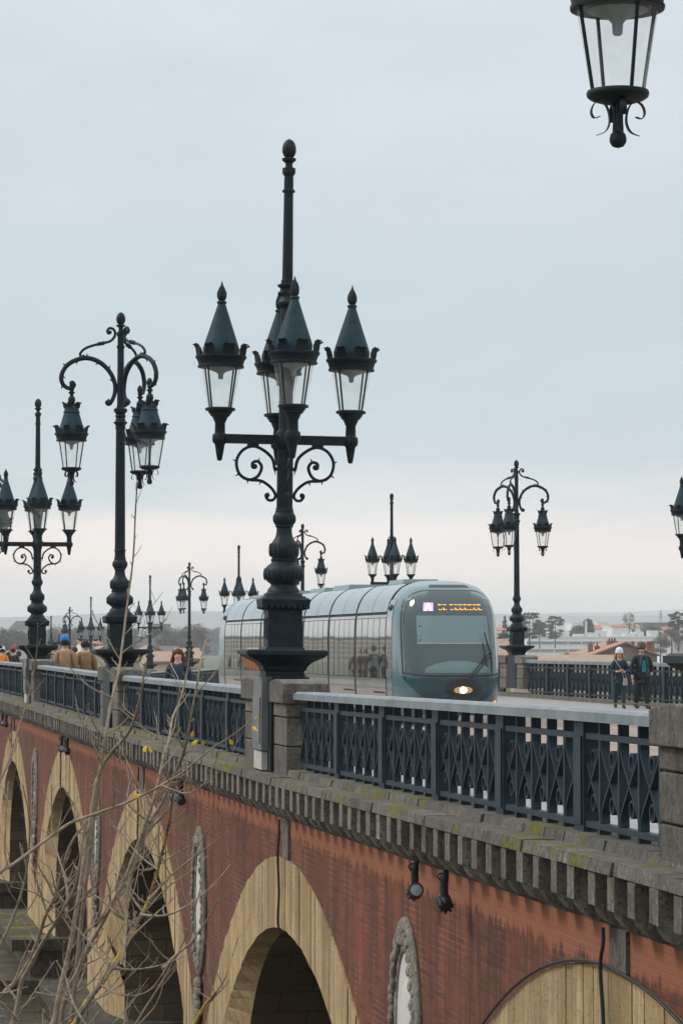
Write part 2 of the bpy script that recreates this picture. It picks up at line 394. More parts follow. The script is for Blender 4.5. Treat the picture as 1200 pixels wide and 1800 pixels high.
plain('black_rubber', (.012, .013, .014), .6); plain('tram_grille', (.03, .034, .036), .6); plain('tram_roof_box', (.20, .29, .31), .5)
plain('headlight_lens', (.9, .8, .6), .2, emit=(1, .78, .45), es=9); plain('headlight_bowl', (.5, .4, .28), .2, metallic=.8, emit=(1, .6, .3), es=.25)
plain('led_orange', (.9, .4, .05), .5, emit=(1, .42, .05), es=1.8); plain('led_violet', (.5, .3, .7), .5, emit=(.55, .33, .80), es=.9); plain('led_white', (.9, .9, .9), .5, emit=(1, .97, 1), es=1.1)
plain('steel_rail', (.3, .3, .3), .3, metallic=.9)
# people
for nm, c in dict(skin=(.58, .36, .27), cloth_navy=(.012, .03, .055), cloth_black=(.012, .012, .014), cloth_dark_green=(.015, .045, .05), cloth_white=(.75, .75, .76), cloth_camel=(.33, .19, .105), cloth_ochre=(.25, .145, .055),
                  cloth_blue=(.02, .16, .5), cloth_teal=(.02, .25, .33), cloth_brown=(.12, .065, .05), cloth_grey=(.18, .2, .22), cloth_orange=(.65, .2, .03), cloth_red=(.3, .04, .05), hair_auburn=(.12, .025, .015), hair_blond=(.45, .27, .10),
                  hair_dark=(.015, .012, .01), bag_cream=(.55, .48, .36), shoe=(.02, .02, .022), denim=(.03, .045, .08), lips=(.35, .10, .09), scarf=(.03, .05, .05)).items():
    mottled(nm, tuple(x * .85 for x in c), tuple(min(1, x * 1.15) for x in c), .8, 12, bmp=.35, bd=.012, world=False)
# trees
def bark_mat():
    m, nt, p = new_mat('bark')
    v = wcoords(nt); f = ramp(nt, noise(nt, v, 18, 5, .7), .3, .7)
    c = mixc(nt, f, (.14, .10, .068), (.40, .325, .245))
    l = ramp(nt, noise(nt, v, 9, 4, .7), .58, .68); c = mixc(nt, mul(nt, l, .6), c, (.10, .085, .07))
    nt.links.new(c, p.inputs['Base Color']); p.inputs['Roughness'].default_value = .9; bump(nt, p, noise(nt, v, 60, 4), .6, .01)
    m, nt, p = new_mat('bark_lichen')
    v = wcoords(nt); f = ramp(nt, noise(nt, v, 18, 5, .7), .3, .7)
    c = mixc(nt, f, (.09, .075, .055), (.22, .19, .15)); l = ramp(nt, noise(nt, v, 7, 5, .65), .47, .56); c = mixc(nt, l, c, (.50, .30, .02))
    nt.links.new(c, p.inputs['Base Color']); p.inputs['Roughness'].default_value = .9; bump(nt, p, noise(nt, v, 40, 5), .8, .02)
bark_mat()
mottled('yellow_leaf', (.62, .50, .04), (.7, .42, .03), .6, 30, bmp=0)
def leaf_mat(name, a, b_):
    m, nt, p = new_mat(name); v = wcoords(nt); f = ramp(nt, noise(nt, v, .5, 5, .7), .3, .7)
    nt.links.new(mixc(nt, f, a, b_), p.inputs['Base Color']); p.inputs['Roughness'].default_value = .8
leaf_mat('pine_leaf', (.012, .028, .022), (.03, .05, .035)); leaf_mat('oak_leaf', (.03, .04, .022), (.055, .06, .035)); leaf_mat('bare_twig', (.06, .055, .05), (.10, .09, .08))
plain('far_bark', (.06, .05, .045), .9)
plain('marble', (.6, .58, .55), .5)

# ================================================================ ground, river, road
def grid_sheet(name, mat, x0, x1, ys, zf, parent=None, nx=1):
    m = MB(); xs = [x0 + (x1 - x0) * i / nx for i in range(nx + 1)]
    vs = [(x, y, zf(x, y)) for y in ys for x in xs]; fs = []
    for j in range(len(ys) - 1):
        for i in range(nx):
            a = j * (nx + 1) + i; fs.append((a, a + 1, a + nx + 2, a + nx + 1))
    m.add(vs, fs); return m.build(name, mat, parent)
WATER_Z = -6.3
# the far bank and the plain beyond it, one sheet to the horizon; it passes under the river too
def ground_z(x, y):
    return lerp_table([(-400, -4.9), (20, -5.1), (26, -5.6), (36, -7.5), (270, -7.5), (288, -4.4), (320, -4.3), (900, -6), (2000, -8), (20000, -10)], y)
struct(grid_sheet('ground', 'grass_ground', -11000, 11000, [-400, 0, 20, 26, 30, 36, 100, 270, 280, 288, 320, 500, 900, 2000, 6000, 15000], ground_z, nx=8))
struct(grid_sheet('river', 'river_water', -3000, 3000, [24, 60, 120, 200, 290], lambda x, y: WATER_Z))
YS = [-30 + 5 * i for i in range(66)]
struct(grid_sheet('road', 'road_pavers', 3.0, 14.9, YS, lambda x, y: prof(y) - .13))
def kerbed_walk(name, x0, x1):
    m = MB(); n = len(YS)
    prof2 = [(x0, -.5), (x0, 0), (x1, 0), (x1, -.5)]
    vs = [(x, y, z + prof(y)) for y in YS for x, z in prof2]; fs = []
    for j in range(n - 1):
        for i in range(3): fs.append((j * 4 + i, j * 4 + i + 1, j * 4 + i + 5, j * 4 + i + 4))
    return struct(m.add(vs, fs).build(name, 'pavement'))
kerbed_walk('pavement', .2, 3.0); kerbed_walk('pavement', 15.02, WID - .1)
m = MB()
for x in (2.99, 14.85):
    for y in YS[:-1]:
        a = m.box(x, x + .18, y + .01, y + 4.99, -.4, .006); 
        for k in range(8): v = m.v[-8 + k]; m.v[-8 + k] = (v[0], v[1], v[2] + prof(v[1]))
kb = struct(m.build('kerb', 'kerb_stone'))
for i, x in enumerate((5.3, 6.74, 8.26, 9.70)):
    pass
m = MB()
for x in (8.28, 9.72, 11.6, 13.04):
    for y in YS[:-1]:
        m.box(x - .03, x + .03, y, y + 4.999, -.2, -.122)
        for k in range(8): v = m.v[-8 + k]; m.v[-8 + k] = (v[0], v[1], v[2] + prof(v[1]))
struct(m.build('tram_track', 'steel_rail'))

# ================================================================ the bridge
bridge = empty('stone_bridge', (0, 34, -6.5))
tag(bridge, 'long red brick bridge with tan stone arches and a mossy stone cornice over the river', 'bridge')
def bput(mb, name, mat, smooth=False, parent=None):
    o = mb.mesh(name, mat, smooth); q = put(name, o, parent or bridge)
    if parent is None: q.location = (0, -34, 6.5)
    return q
ARCH = [(4.4, -.36), (19.2, -.42), (33.2, -.68), (47.9, -.62), (63.0, -.50), (78.8, -.56), (94.3, -.6)]
ARCH += [(94.3 + 15.4 * k, -.62 + prof(94.3 + 15.4 * k)) for k in range(1, 12)]
UF = -.15
SPR = -5.1
def o_z(y):      # extrados height: the highest arch curve above y
    return max(zc - (y - c) ** 2 / 16 for c, zc in ARCH)
def top_z(y): return prof(y) - .25
# brick spandrel wall, cut out to the extrados of every arch
m = MB(); ys = []
y = -3.0
while y < 282: ys.append(y); y += .35 if y < 120 else 1.2
vs = []; fs = []
for y in ys:
    zb = max(o_z(y), SPR) ; vs += [(UF, y, zb), (UF, y, top_z(y) + .08), (UF + .5, y, zb), (UF + .5, y, top_z(y) + .08)]
for i in range(len(ys) - 1):
    a = i * 4; b = a + 4
    fs += [(a, a + 1, b + 1, b), (a, b, b + 2, a + 2), (a + 2, b + 2, b + 3, a + 3)]
m.add(vs, fs); bput(m, 'spandrel_wall', 'red_brick')
# far side wall of the bridge
m = MB(); vs = [(x, y, z) for x, y, z in [(v[0] * -1 + WID, v[1], v[2]) for v in vs]]; m.add(vs, [f[::-1] for f in fs]); bput(m, 'spandrel_wall', 'red_brick')
# deck slab under road and pavements
m = MB(); vs = [(x, y, prof(y) - d) for y in ys[::6] for x, d in ((UF + .02, .5), (WID - UF - .02, .5), (WID - UF - .02, .16), (UF + .02, .16))]; n = len(ys[::6]); fs = []
for j in range(n - 1):
    for i in range(4): fs.append((j * 4 + i, j * 4 + (i + 1) % 4, j * 4 + 4 + (i + 1) % 4, j * 4 + 4 + i))
m.add(vs, fs); bput(m, 'deck_slab', 'dark_stone')
BW, IW = 5.6, 4.6
def i_pt(t):          # inner edge, t in -1..1
    s = 1 if t >= 0 else -1; t = abs(t); wi = IW * (1 - (1 - t) ** 1.12)
    return s * wi, -.87 - 3.0 * (1 - math.sqrt(max(0, 1 - (wi / IW) ** 2)))
UI = .07
for ai, (c, zc) in enumerate(ARCH):
    # barrel behind the ring
    m = MB(); prof_pts = []
    for k in range(25):
        wi, dz = i_pt(-1 + 2 * k / 24); prof_pts.append((c + wi, zc + dz))
    prof_pts = [(c - IW, SPR - .3)] + prof_pts + [(c + IW, SPR - .3)]
    xs = [UI - .01, 3, 8, 13, WID - UI + .01]; n = len(prof_pts)
    m.add([(x, p[0], p[1]) for x in xs for p in prof_pts], [(j * n + i, j * n + i + 1, (j + 1) * n + i + 1, (j + 1) * n + i) for j in range(len(xs) - 1) for i in range(n - 1)])
    ring = bput(m, 'arch_barrel', 'barrel_stone')
    if ai == 0 or ai > 7:
        nv = 16
    else: nv = [0, 58, 58, 52, 44, 36, 30, 24][ai]
    hl = (c - ARCH[ai - 1][0]) / 2 if ai else 7; hr = (ARCH[ai + 1][0] - c) / 2 if ai + 1 < len(ARCH) else 7.6
    lo = -hl; hi = hr; cuts = [lo + (hi - lo) * k / nv for k in range(nv + 1)]
    rr = random.Random(ai)
    cuts = [cuts[0]] + [q + rr.uniform(-.2, .2) * (hi - lo) / nv for q in cuts[1:-1]] + [cuts[-1]]
    cuts += [-BW, BW]; cuts = sorted(cuts)
    cuts = [q for k, q in enumerate(cuts) if k == 0 or q - cuts[k - 1] > .06]
    allm = MB()
    for w0, w1 in zip(cuts, cuts[1:]):
        g = .004; a0, a1 = w0 + g, w1 - g; uf = UF - .010 - rr.uniform(0, .016)
        def O(w_): return zc - w_ * w_ / 16 - .006
        if max(abs(a0), abs(a1)) <= BW + .02:
            B0, B1 = zc - .85 - a0 * a0 / 14.5, zc - .85 - a1 * a1 / 14.5
            (i0, z0), (i1, z1) = i_pt(max(-1, a0 / BW)), i_pt(min(1, a1 / BW))
            vs = [(uf, c + a0, O(a0)), (uf, c + a1, O(a1)), (uf, c + a1, B1), (uf, c + a0, B0), (UI, c + a0, O(a0)), (UI, c + a1, O(a1)), (UI, c + i1, zc + z1), (UI, c + i0, zc + z0)]
        else:
            vs = [(uf, c + a0, O(a0)), (uf, c + a1, O(a1)), (uf, c + a1, SPR), (uf, c + a0, SPR), (UI, c + a0, O(a0)), (UI, c + a1, O(a1)), (UI, c + a1, SPR), (UI, c + a0, SPR)]
        fs = [(0, 3, 2, 1), (3, 7, 6, 2), (0, 1, 5, 4), (0, 4, 7, 3), (1, 2, 6, 5)]
        if 1 <= ai <= 7:
            put('voussoir', MB().add(vs, fs).mesh('voussoir', 'tan_stone'), ring)
        else: allm.add(vs, fs)
    # splayed jambs below the springing
    for s in (-1, 1):
        wj, dj = i_pt(1); zB = zc - .85 - BW * BW / 14.5; zI = zc + dj
        zs = [SPR, SPR + .5, SPR + .95] if zB > SPR + 1 else [SPR, zB]
        vs = [(UF - .015, c + s * BW, SPR), (UF - .015, c + s * BW, zB), (UI, c + s * IW, zI), (UI, c + s * IW, SPR)]
        mm = MB().add(vs, [(0, 1, 2, 3) if s < 0 else (3, 2, 1, 0)])
        if 1 <= ai <= 7: put('jamb_stone', mm.mesh('jamb_stone', 'tan_stone'), ring)
        else: allm.add(vs, [(0, 1, 2, 3) if s < 0 else (3, 2, 1, 0)])
    if allm.f: put('arch_ring', allm.mesh('arch_ring', 'tan_stone'), ring)
# pier bodies and stepped footings
for k in range(len(ARCH) - 1):
    c0, c1 = ARCH[k][0] + IW, ARCH[k + 1][0] - IW
    m = MB(); m.box(UI, WID - UI, c0 - .02, c1 + .02, -7.4, SPR + .4); bput(m, 'pier', 'barrel_stone')
    m = MB(); m.box(-1.0, WID + 1.0, c0 - .6, c1 + .6, -5.35, SPR + .02); f1 = bput(m, 'pier_footing', 'footing_stone')
    put('footing_step', MB().box(-.55, WID + .6, c0 - .35, c1 + .35, -6.0, -5.36).mesh('footing_step', 'dark_stone'), f1)
    put('footing_step', MB().box(-1.5, WID + 1.5, c0 - 1.0, c1 + 1.0, -7.6, -5.98).mesh('footing_step', 'footing_stone'), f1)
# cornice: slabs on a row of rounded corbels
cor = bput(MB().box(UF - .02, .25, -3, 4, -.3, .1), 'cornice_backing', 'grey_stone')
cor.hide_render = False
cm = MB(); pts = []
for y in ys[::4]: pts.append(y)
vs = [(x, y, z + prof(y)) for y in pts for x, z in ((UF - .01, -.24), (UF - .01, .20), (.3, .20), (.3, -.24))]; fs = []
for j in range(len(pts) - 1):
    for i in range(4): fs.append((j * 4 + i, j * 4 + 4 + i, j * 4 + 4 + (i + 1) % 4, j * 4 + (i + 1) % 4))
cm.add(vs, fs); cor.data = cm.mesh('cornice_backing', 'grey_stone')
# corbel: square block with a quarter-round underside
q = [(-.40, .18), (-.40, -.045), (-.36, -.05), (-.345, -.10), (-.30, -.155), (-.22, -.20), (-.10, -.235), (-.10, .18)]
q = [(UF - .06 + (x + .155) , z) for x, z in q]
def corbel_mesh(w, jit):
    m = MB(); n = len(q); m.add([(x, yy, z) for yy in (-w / 2, w / 2) for x, z in q], [tuple(range(n))[::-1], tuple(n + i for i in range(n))] + [(i, (i + 1) % n, n + (i + 1) % n, n + i) for i in range(n)])
    return m.mesh('corbel', 'pale_stone')
cms = [corbel_mesh(.175, 0), corbel_mesh(.16, 0), corbel_mesh(.19, 0)]
y = 6.0; cl = []; stuff = MB()
while y < 120:
    put('corbel', random.choice(cms), cor, (random.uniform(-.008, .008), y, prof(y) + random.uniform(-.006, .006)))
    y += .49
# cornice slabs and the low plinth course under the railing
y = 5.0
slab_l = [1.1, 1.35, 1.22]
while y < 125:
    L = random.choice(slab_l); z = prof(y + L / 2)
    m = MB(); jx = random.uniform(-.012, .012); m.box(-.46 + jx, .0, .006, L - .006, .19, .275 + random.uniform(-.004, .006), top=(.015, .0))
    put('cornice_slab', m.mesh('cornice_slab', 'mossy_stone'), cor, (0, y, z), (math.atan((prof(y + L) - prof(y)) / L), 0, 0)); y += L
y = 5.0
while y < 125:
    L = random.choice([.55, .7, .62]); z = prof(y + L / 2)
    m = MB(); jx = random.uniform(-.015, .015); m.box(-.2 + jx, .22, .006, L - .006, .26, .345 + random.uniform(-.006, .006), top=(.02, .0))
    put('plinth_stone', m.mesh('plinth_stone', 'mossy_stone'), cor, (0, y, z)); y += L
m = MB(); vs = [(x, y, z + prof(y)) for y in YS for x, z in ((WID - .25, -.3), (WID - .25, .11), (WID + .5, .11), (WID + .5, -.3))]; fs = []
for j in range(len(YS) - 1):
    for i in range(4): fs.append((j * 4 + i, j * 4 + (i + 1) % 4, j * 4 + 4 + (i + 1) % 4, j * 4 + 4 + i))
m.add(vs, fs); bput(m, 'parapet_plinth', 'mossy_stone')
m = MB(); y = 6
vs = [(x, y, z + prof(y)) for y in [125 + 10 * i for i in range(16)] for x, z in ((-.46, .0), (-.46, .275), (.2, .345), (.2, 0))]; fs = []
for j in range(15):
    for i in range(4): fs.append((j * 4 + i, j * 4 + 4 + i, j * 4 + 4 + (i + 1) % 4, j * 4 + (i + 1) % 4))
m.add(vs, fs); bput(m, 'cornice_run', 'mossy_stone')
# carved medallions on the piers
def medallion(yc, zc):
    M = empty('medallion', (0, 0, 0), parent=bridge); M.location = (UF, yc - 34, zc + 6.5); M.scale = (.6, 1, 1)
    a, b = .58, 1.0
    m = MB(); n = 40
    for rad, off, th in ((1.0, -.035, .07), (.78, -.03, .045)):
        pts = [(off, a * rad * math.cos(t), b * rad * math.sin(t)) for t in [2 * math.pi * k / n for k in range(n + 1)]]
        m.tube(pts, th, 14, cap=False)
    m.build('rim', 'carved_stone', M, smooth=True)
    m = MB(); vs = [(-.03, a * .78 * math.cos(2 * math.pi * k / n), .78 * math.sin(2 * math.pi * k / n)) for k in range(n)] + [(-.06, 0, 0)]
    m.add(vs, [(k, n, (k + 1) % n) for k in range(n)]); m.build('field', 'marble', M)
    lm = []
    for s in range(3):
        l = MB(); r2 = random.Random(s); l.ball((0, 0, 0), (.05, .10, .045), 10, 7)
        l.ball((-.03, .06, .03), (.05, .06, .05), 6, 4); l.ball((-.02, -.05, -.02), (.05, .06, .06), 6, 4); lm.append(l.mesh('wreath_leaf', 'carved_stone', True))
    for k in range(30):
        t = 2 * math.pi * k / 30
        put('wreath_leaf', random.choice(lm), M, (-.08, a * .89 * math.cos(t), b * .89 * math.sin(t)), (t + random.uniform(-.4, .4) + 1.57, random.uniform(-.3, .3), 0))
    m = MB(); m.ball((-.03, 0, -.05), (.045, .26, .55), 16, 10); m.build('relief', 'marble', M, smooth=True)
    # garland drop under the wreath
    m = MB(); r2 = random.Random(4)
    for k in range(7): m.ball((-.09, r2.uniform(-.14, .14), -1.16 - k * .1), (.1, .2 - k * .02, .09), 9, 5)
    m.build('garland', 'carved_stone', M, smooth=True)
    return M
for k in range(1, 7):
    yc = (ARCH[k][0] + ARCH[k + 1][0]) / 2
    medallion(yc, prof(yc) - 1.85)
# dark movement joints over the crowns, and the cables hanging on them
for k in (1, 2, 3, 4, 5):
    c, zc = ARCH[k]
    m = MB().box(UF - .03, UF, c - .36, c + .05, zc + .0, prof(c) - .24); bput(m, 'joint_strip', 'grey_stone')
    pts = [(UF - .055, c + .12, prof(c) - .26), (UF - .06, c + .1, (zc + prof(c) - .2) / 2), (UF - .07, c + .14, zc), (UF - .06, c + .1, zc - .4), (UF - .06, c + .12, zc - .84), (UF + .1, c + .1, zc - .9)]
    bput(MB().tube(smooth_path(pts, 4), .014, 6), 'cable', 'black_rubber')
c, zc = ARCH[1]
pts = [(UF - .05, c + .1, zc + .02)] + [(UF - .05, c + t, zc - t * t / 16 + .02) for t in (.8, 1.6, 2.4, 3.2, 4, 5)]
bput(MB().tube(smooth_path(pts, 3), .012, 6), 'cable', 'black_rubber')
pts = [(UF - .05, c + .1, zc + .02)] + [(UF - .05, c - t, zc - t * t / 16 + .02) for t in (.8, 1.6, 2.4, 3.2)]
bput(MB().tube(smooth_path(pts, 3), .012, 6), 'cable', 'black_rubber')

# ---------------------------------------------------------------- spotlights under the cornice
def spotlight(y, lens_near, label):
    t = empty('spotlight', (-.36, y, prof(y) - .2)); tag(t, label, 'spotlight', 'spotlights hung below the cornice'); t.scale = (.68, .68, .68)
    MB().lathe([(.05, -.02), (.06, .02), (.04, .05)], 10).tube([(-.05, 0, .02), (-.09, 0, -.03), (-.05, 0, -.08)], .012, 6).build('bracket', 'black_rubber', t, smooth=True)
    MB().lathe([(.05, -.28), (.052, -.24), (.05, -.1), (.055, -.09), (.055, 0), (.04, .02)], 12).build('stem', 'black_rubber', t, smooth=True)
    s = -1 if lens_near else 1
    h = MB(); h.lathe([(.06, -.12), (.085, -.09), (.09, .05), (.10, .08), (.10, .1), (.085, .105), (.082, .09)], 16)
    for k in range(8):
        a = 2 * math.pi * k / 8; h.box(.085 * math.cos(a) - .012, .085 * math.cos(a) + .012, .085 * math.sin(a) - .012, .085 * math.sin(a) + .012, -.12, .04)
    hd = h.build('lamp_head', 'black_rubber', t, (0, 0, -.36), True, (R(70) * (1 if lens_near else -1), 0, 0))
    MB().lathe([(.082, .09), (.05, .1), (.0, .104)], 16).build('lens', 'lamp_reflector', hd, smooth=True)
for y, ln, lb in [(24.9, True, 'black spotlight above the nearest medallion with its lens turned to the viewer'), (23.7, False, 'black finned spotlight right of the one above the nearest medallion'),
                  (42.1, True, 'left one of two black spotlights below the second railing from the right'), (41.2, False, 'right one of two black spotlights below the second railing from the right'),
                  (61.2, True, 'left one of two black spotlights beside the crown of the second arch from the left'), (59.9, False, 'right one of two black spotlights beside the crown of the second arch from the left'),
                  (80.4, True, 'left one of two black spotlights at the left picture edge below the cornice'), (78.9, False, 'right one of two black spotlights at the left picture edge below the cornice')]:
    spotlight(y, ln, lb)

# ================================================================ parapet piers (two stone posts each side of a lamp)
def cap_mesh(w, d, h, rise):
    m = MB(); n = 8; vs = []
    for s in (-1, 1):
        row = [(s * w / 2, -d / 2, 0), ] + [(s * w / 2, -d / 2 + d * k / n, h + rise * (1 - (2 * k / n - 1) ** 2)) for k in range(n + 1)] + [(s * w / 2, d / 2, 0)]
        vs += row
    k = n + 3
    m.add(vs, [tuple(range(k)), tuple(k + i for i in range(k))[::-1]] + [(i, i + k, (i + 1) % k + k, (i + 1) % k) for i in range(k)])
    return m
def bevel(o, w_=.012, seg=2):
    b = o.modifiers.new('bevel', 'BEVEL'); b.width = w_; b.segments = seg; b.limit_method = 'ANGLE'; return o
def pier(x, y, label, sx=1):
    t = empty('parapet_pier', (x, y, prof(y) + (.27 if y > 20 else .205))); tag(t, label, 'parapet pier', 'stone piers of the bridge parapet')
    for s in (-1, 1):
        yc = s * 1.14; post = MB().box(-.20, .26, yc - .46, yc + .46, 0, .02).build('post', 'grey_stone', t)
        zz_ = [(.0, .34), (.345, .68), (.685, .85)]
        for a, b_ in zz_:
            jx = random.uniform(-.006, .006)
            bevel(MB().box(-.20 + jx, .26, yc - .45, yc + .45, a + .005, b_ - .003).build('stone_block', 'grey_stone', post), .012, 1)
        bevel(put('cap', cap_mesh(.56, 1.02, .235, .045).mesh('cap', 'grey_stone'), post, (.03, yc, .85)), .014, 2)
LY = [16.4, 34.45, 53.0, 72.8, 94.0]
pier_l = ['nearest stone parapet pier, cut by the right picture edge beside the railing', 'stone parapet pier below the tall four-lantern lamp in the middle', 'stone parapet pier below the three-lantern crook lamp on the left', 'stone parapet pier below the four-lantern lamp at the left edge', 'farthest stone parapet pier of the near side, past the left edge']
for y, lb in zip(LY, pier_l): pier(0, y, lb)
RY = [72.7, 94.0, 115.2, 136.9, 158.0, 179.2, 200.5, 222.0, 243.8, 264.0, 285.0]
for i, y in enumerate(RY[:7]):
    if i in (2, 3): continue
    pier(WID, y, {0: 'stone pier of the far parapet past the right picture edge', 1: 'stone pier of the far parapet below the crook lamp right of the tram', 4: 'stone pier of the far parapet hidden behind the tram rear', 5: 'stone pier of the far parapet below the small crook lamp left of the tram', 6: 'stone pier of the far parapet below the small four-lantern lamp left of the tram'}[i])

# ================================================================ railings
P = 2.42
def rail_meshes(p):
    D = {}
    m = MB(); m.box(-.13, .13, 0, p, 1.165, 1.235); m.box(-.11, .11, 0, p, 1.235, 1.255, top=(.02, 0)); D['top_rail'] = m.mesh('top_rail', 'rail_cap')
    D['mid_rail'] = MB().box(-.045, .025, .12, p - .12, 1.03, 1.075).mesh('middle_rail', 'rail_iron')
    D['low_rail'] = MB().box(-.045, .025, .12, p - .12, .385, .43).mesh('lower_rail', 'rail_iron')
    m = MB(); m.box(-.06, .06, -.13, .13, .33, 1.16); m.box(-.075, -.06, -.10, .10, .40, 1.05); D['post'] = m.mesh('post', 'rail_iron')
    m = MB(); m.box(-.04, .035, -.018, .018, .345, 1.165); m.box(-.047, .042, -.028, .028, .335, .41); D['bar'] = m.mesh('bar', 'rail_iron')
    m = MB(); b = p / 5
    for s in (-1, 1):
        pts = smooth_path([(0, s * b * .44, 1.03), (0, s * b * .40, .93), (0, 0, .73), (0, -s * b * .40, .53), (0, -s * b * .44, .43)], 4)
        for (a, c) in zip(pts, pts[1:]):
            d = (c - a); nrm = Vector((0, -d.z, d.y)).normalized() * .010
            m.add([(xx, *(pp + sg * nrm).yz) for xx in (-.036, .024) for pp, sg in ((a, 1), (a, -1), (c, -1), (c, 1))], [(0, 1, 2, 3), (7, 6, 5, 4), (0, 3, 7, 4), (1, 5, 6, 2)])
    for zc_ in (.895, .565):
        n = 14
        for k in range(n):
            a0, a1 = 2 * math.pi * k / n, 2 * math.pi * (k + 1) / n
            vs = [(xx, r_ * math.cos(a), zc_ + r_ * math.sin(a)) for xx in (-.02, .03) for a in (a0, a1) for r_ in (.048, .066)]
            m.add(vs, [(0, 1, 3, 2), (4, 6, 7, 5), (1, 5, 7, 3), (0, 2, 6, 4)])
    D['lattice'] = m.mesh('lattice', 'rail_iron')
    return D
RM = {}
def railing(x, y0, y1, label, detail=True):
    n = max(1, round((y1 - y0) / P)); p = (y1 - y0) / n; key = round(p, 2)
    if key not in RM: RM[key] = rail_meshes(key)
    D = RM[key]
    t = empty('bridge_railing', (x, y0, prof(y0) + (.3 if x < 5 else .08)));  t.scale = (1, 1, 1 if x < 5 else 1.23); tag(t, label, 'railing', 'iron railings of the bridge')
    bars = MB()
    for i in range(n):
        ya = i * p; sl = math.atan((prof(y0 + ya + p) - prof(y0 + ya)) / p); z = prof(y0 + ya) - prof(y0) - .3
        for nm, k in (('top_rail', 'top_rail'), ('middle_rail', 'mid_rail'), ('lower_rail', 'low_rail')): put(nm, D[k], t, (0, ya, z), (sl, 0, 0))
        if i: put('post', D['post'], t, (0, ya, z))
        for k in range(5):
            yy = ya + (k + .5) * p / 5; zb = prof(y0 + yy) - prof(y0) - .3
            if detail:
                put('lattice', D['lattice'], t, (0, yy, zb))
                if k: put('bar', D['bar'], t, (0, yy - p / 10, zb))
            else:
                bars.box(-.035, .035, yy - .02, yy + .02, .34 + zb, 1.165 + zb); bars.box(-.035, .035, yy - .16, yy - .13, .34 + zb, 1.165 + zb)
    if bars.f: bars.build('bars', 'rail_iron', t)['kind'] = 'stuff'
E2 = 1.6
railing(0, 4.0, LY[0] - E2, 'dark iron railing running on past the right picture edge')
for i, lb in enumerate(['nearest dark iron railing with diamond lattice, right of the middle lamp', 'dark iron railing between the middle lamp and the crook lamp on the left', 'dark iron railing in front of the two men in brown jackets', 'dark iron railing at the left picture edge']):
    railing(0, LY[i] + E2, LY[i + 1] - E2, lb)
railing(WID, RY[0] + E2, RY[1] - E2, 'dark iron railing of the far parapet behind the walking couple')
railing(WID, 52, RY[0] - E2, 'dark iron railing of the far parapet past the right picture edge')
railing(WID, RY[4] + E2, RY[5] - E2, 'far parapet railing ending behind the tram rear', False)
railing(WID, RY[5] + E2, RY[6] - E2, 'far parapet railing left of the woman with auburn hair', False)
railing(WID, RY[1] + E2, RY[4] - E2, 'far parapet railing hidden behind the tram', False)

# ================================================================ lamps
def leaf_ring(mb, r0, z0, r1, z1, n, wdt, ph=0, mi=0):
    for k in range(n): leaf(mb, r0, z0, r1, z1, 2 * math.pi * (k + ph) / n, wdt, mi)
def leaf(mb, r0, z0, r1, z1, a, wdt, mi=0):
    # curled acanthus leaf with a toothed edge
    ca, sa = math.cos(a), math.sin(a); rows = []
    prof_l = [(0, .8), (.25, 1.0), (.42, .80), (.55, 1.0), (.7, .62), (.82, .72), (1.0, .08)]
    for t, ww in prof_l:
        r = r0 + (r1 - r0) * (t ** 1.8); z = z0 + (z1 - z0) * math.sin(t * 1.75) / math.sin(1.75) if t < 1 else z1 - .012
        for s in (-1, -.0, 1):
            cup = .018 * abs(s)
            rows.append(((r + cup) * ca - s * wdt * ww * sa, (r + cup) * sa + s * wdt * ww * ca, z + .008 * abs(s)))
    fs = []
    for i in range(len(prof_l) - 1):
        for j in range(2): fs.append((i * 3 + j, i * 3 + j + 1, i * 3 + j + 4, i * 3 + j + 3))
    # give the leaf thickness
    n = len(rows); vs = rows + [(x - .014 * ca, y - .014 * sa, z + .004) for x, y, z in rows]
    fs2 = [tuple(n + i for i in f[::-1]) for f in fs]
    rim = []
    for i in range(len(prof_l) - 1):
        rim += [(i * 3, i * 3 + 3, n + i * 3 + 3, n + i * 3), (i * 3 + 2, n + i * 3 + 2, n + i * 3 + 5, i * 3 + 5)]
    mb.add(vs, fs + fs2 + rim, mi)
LANT = {}
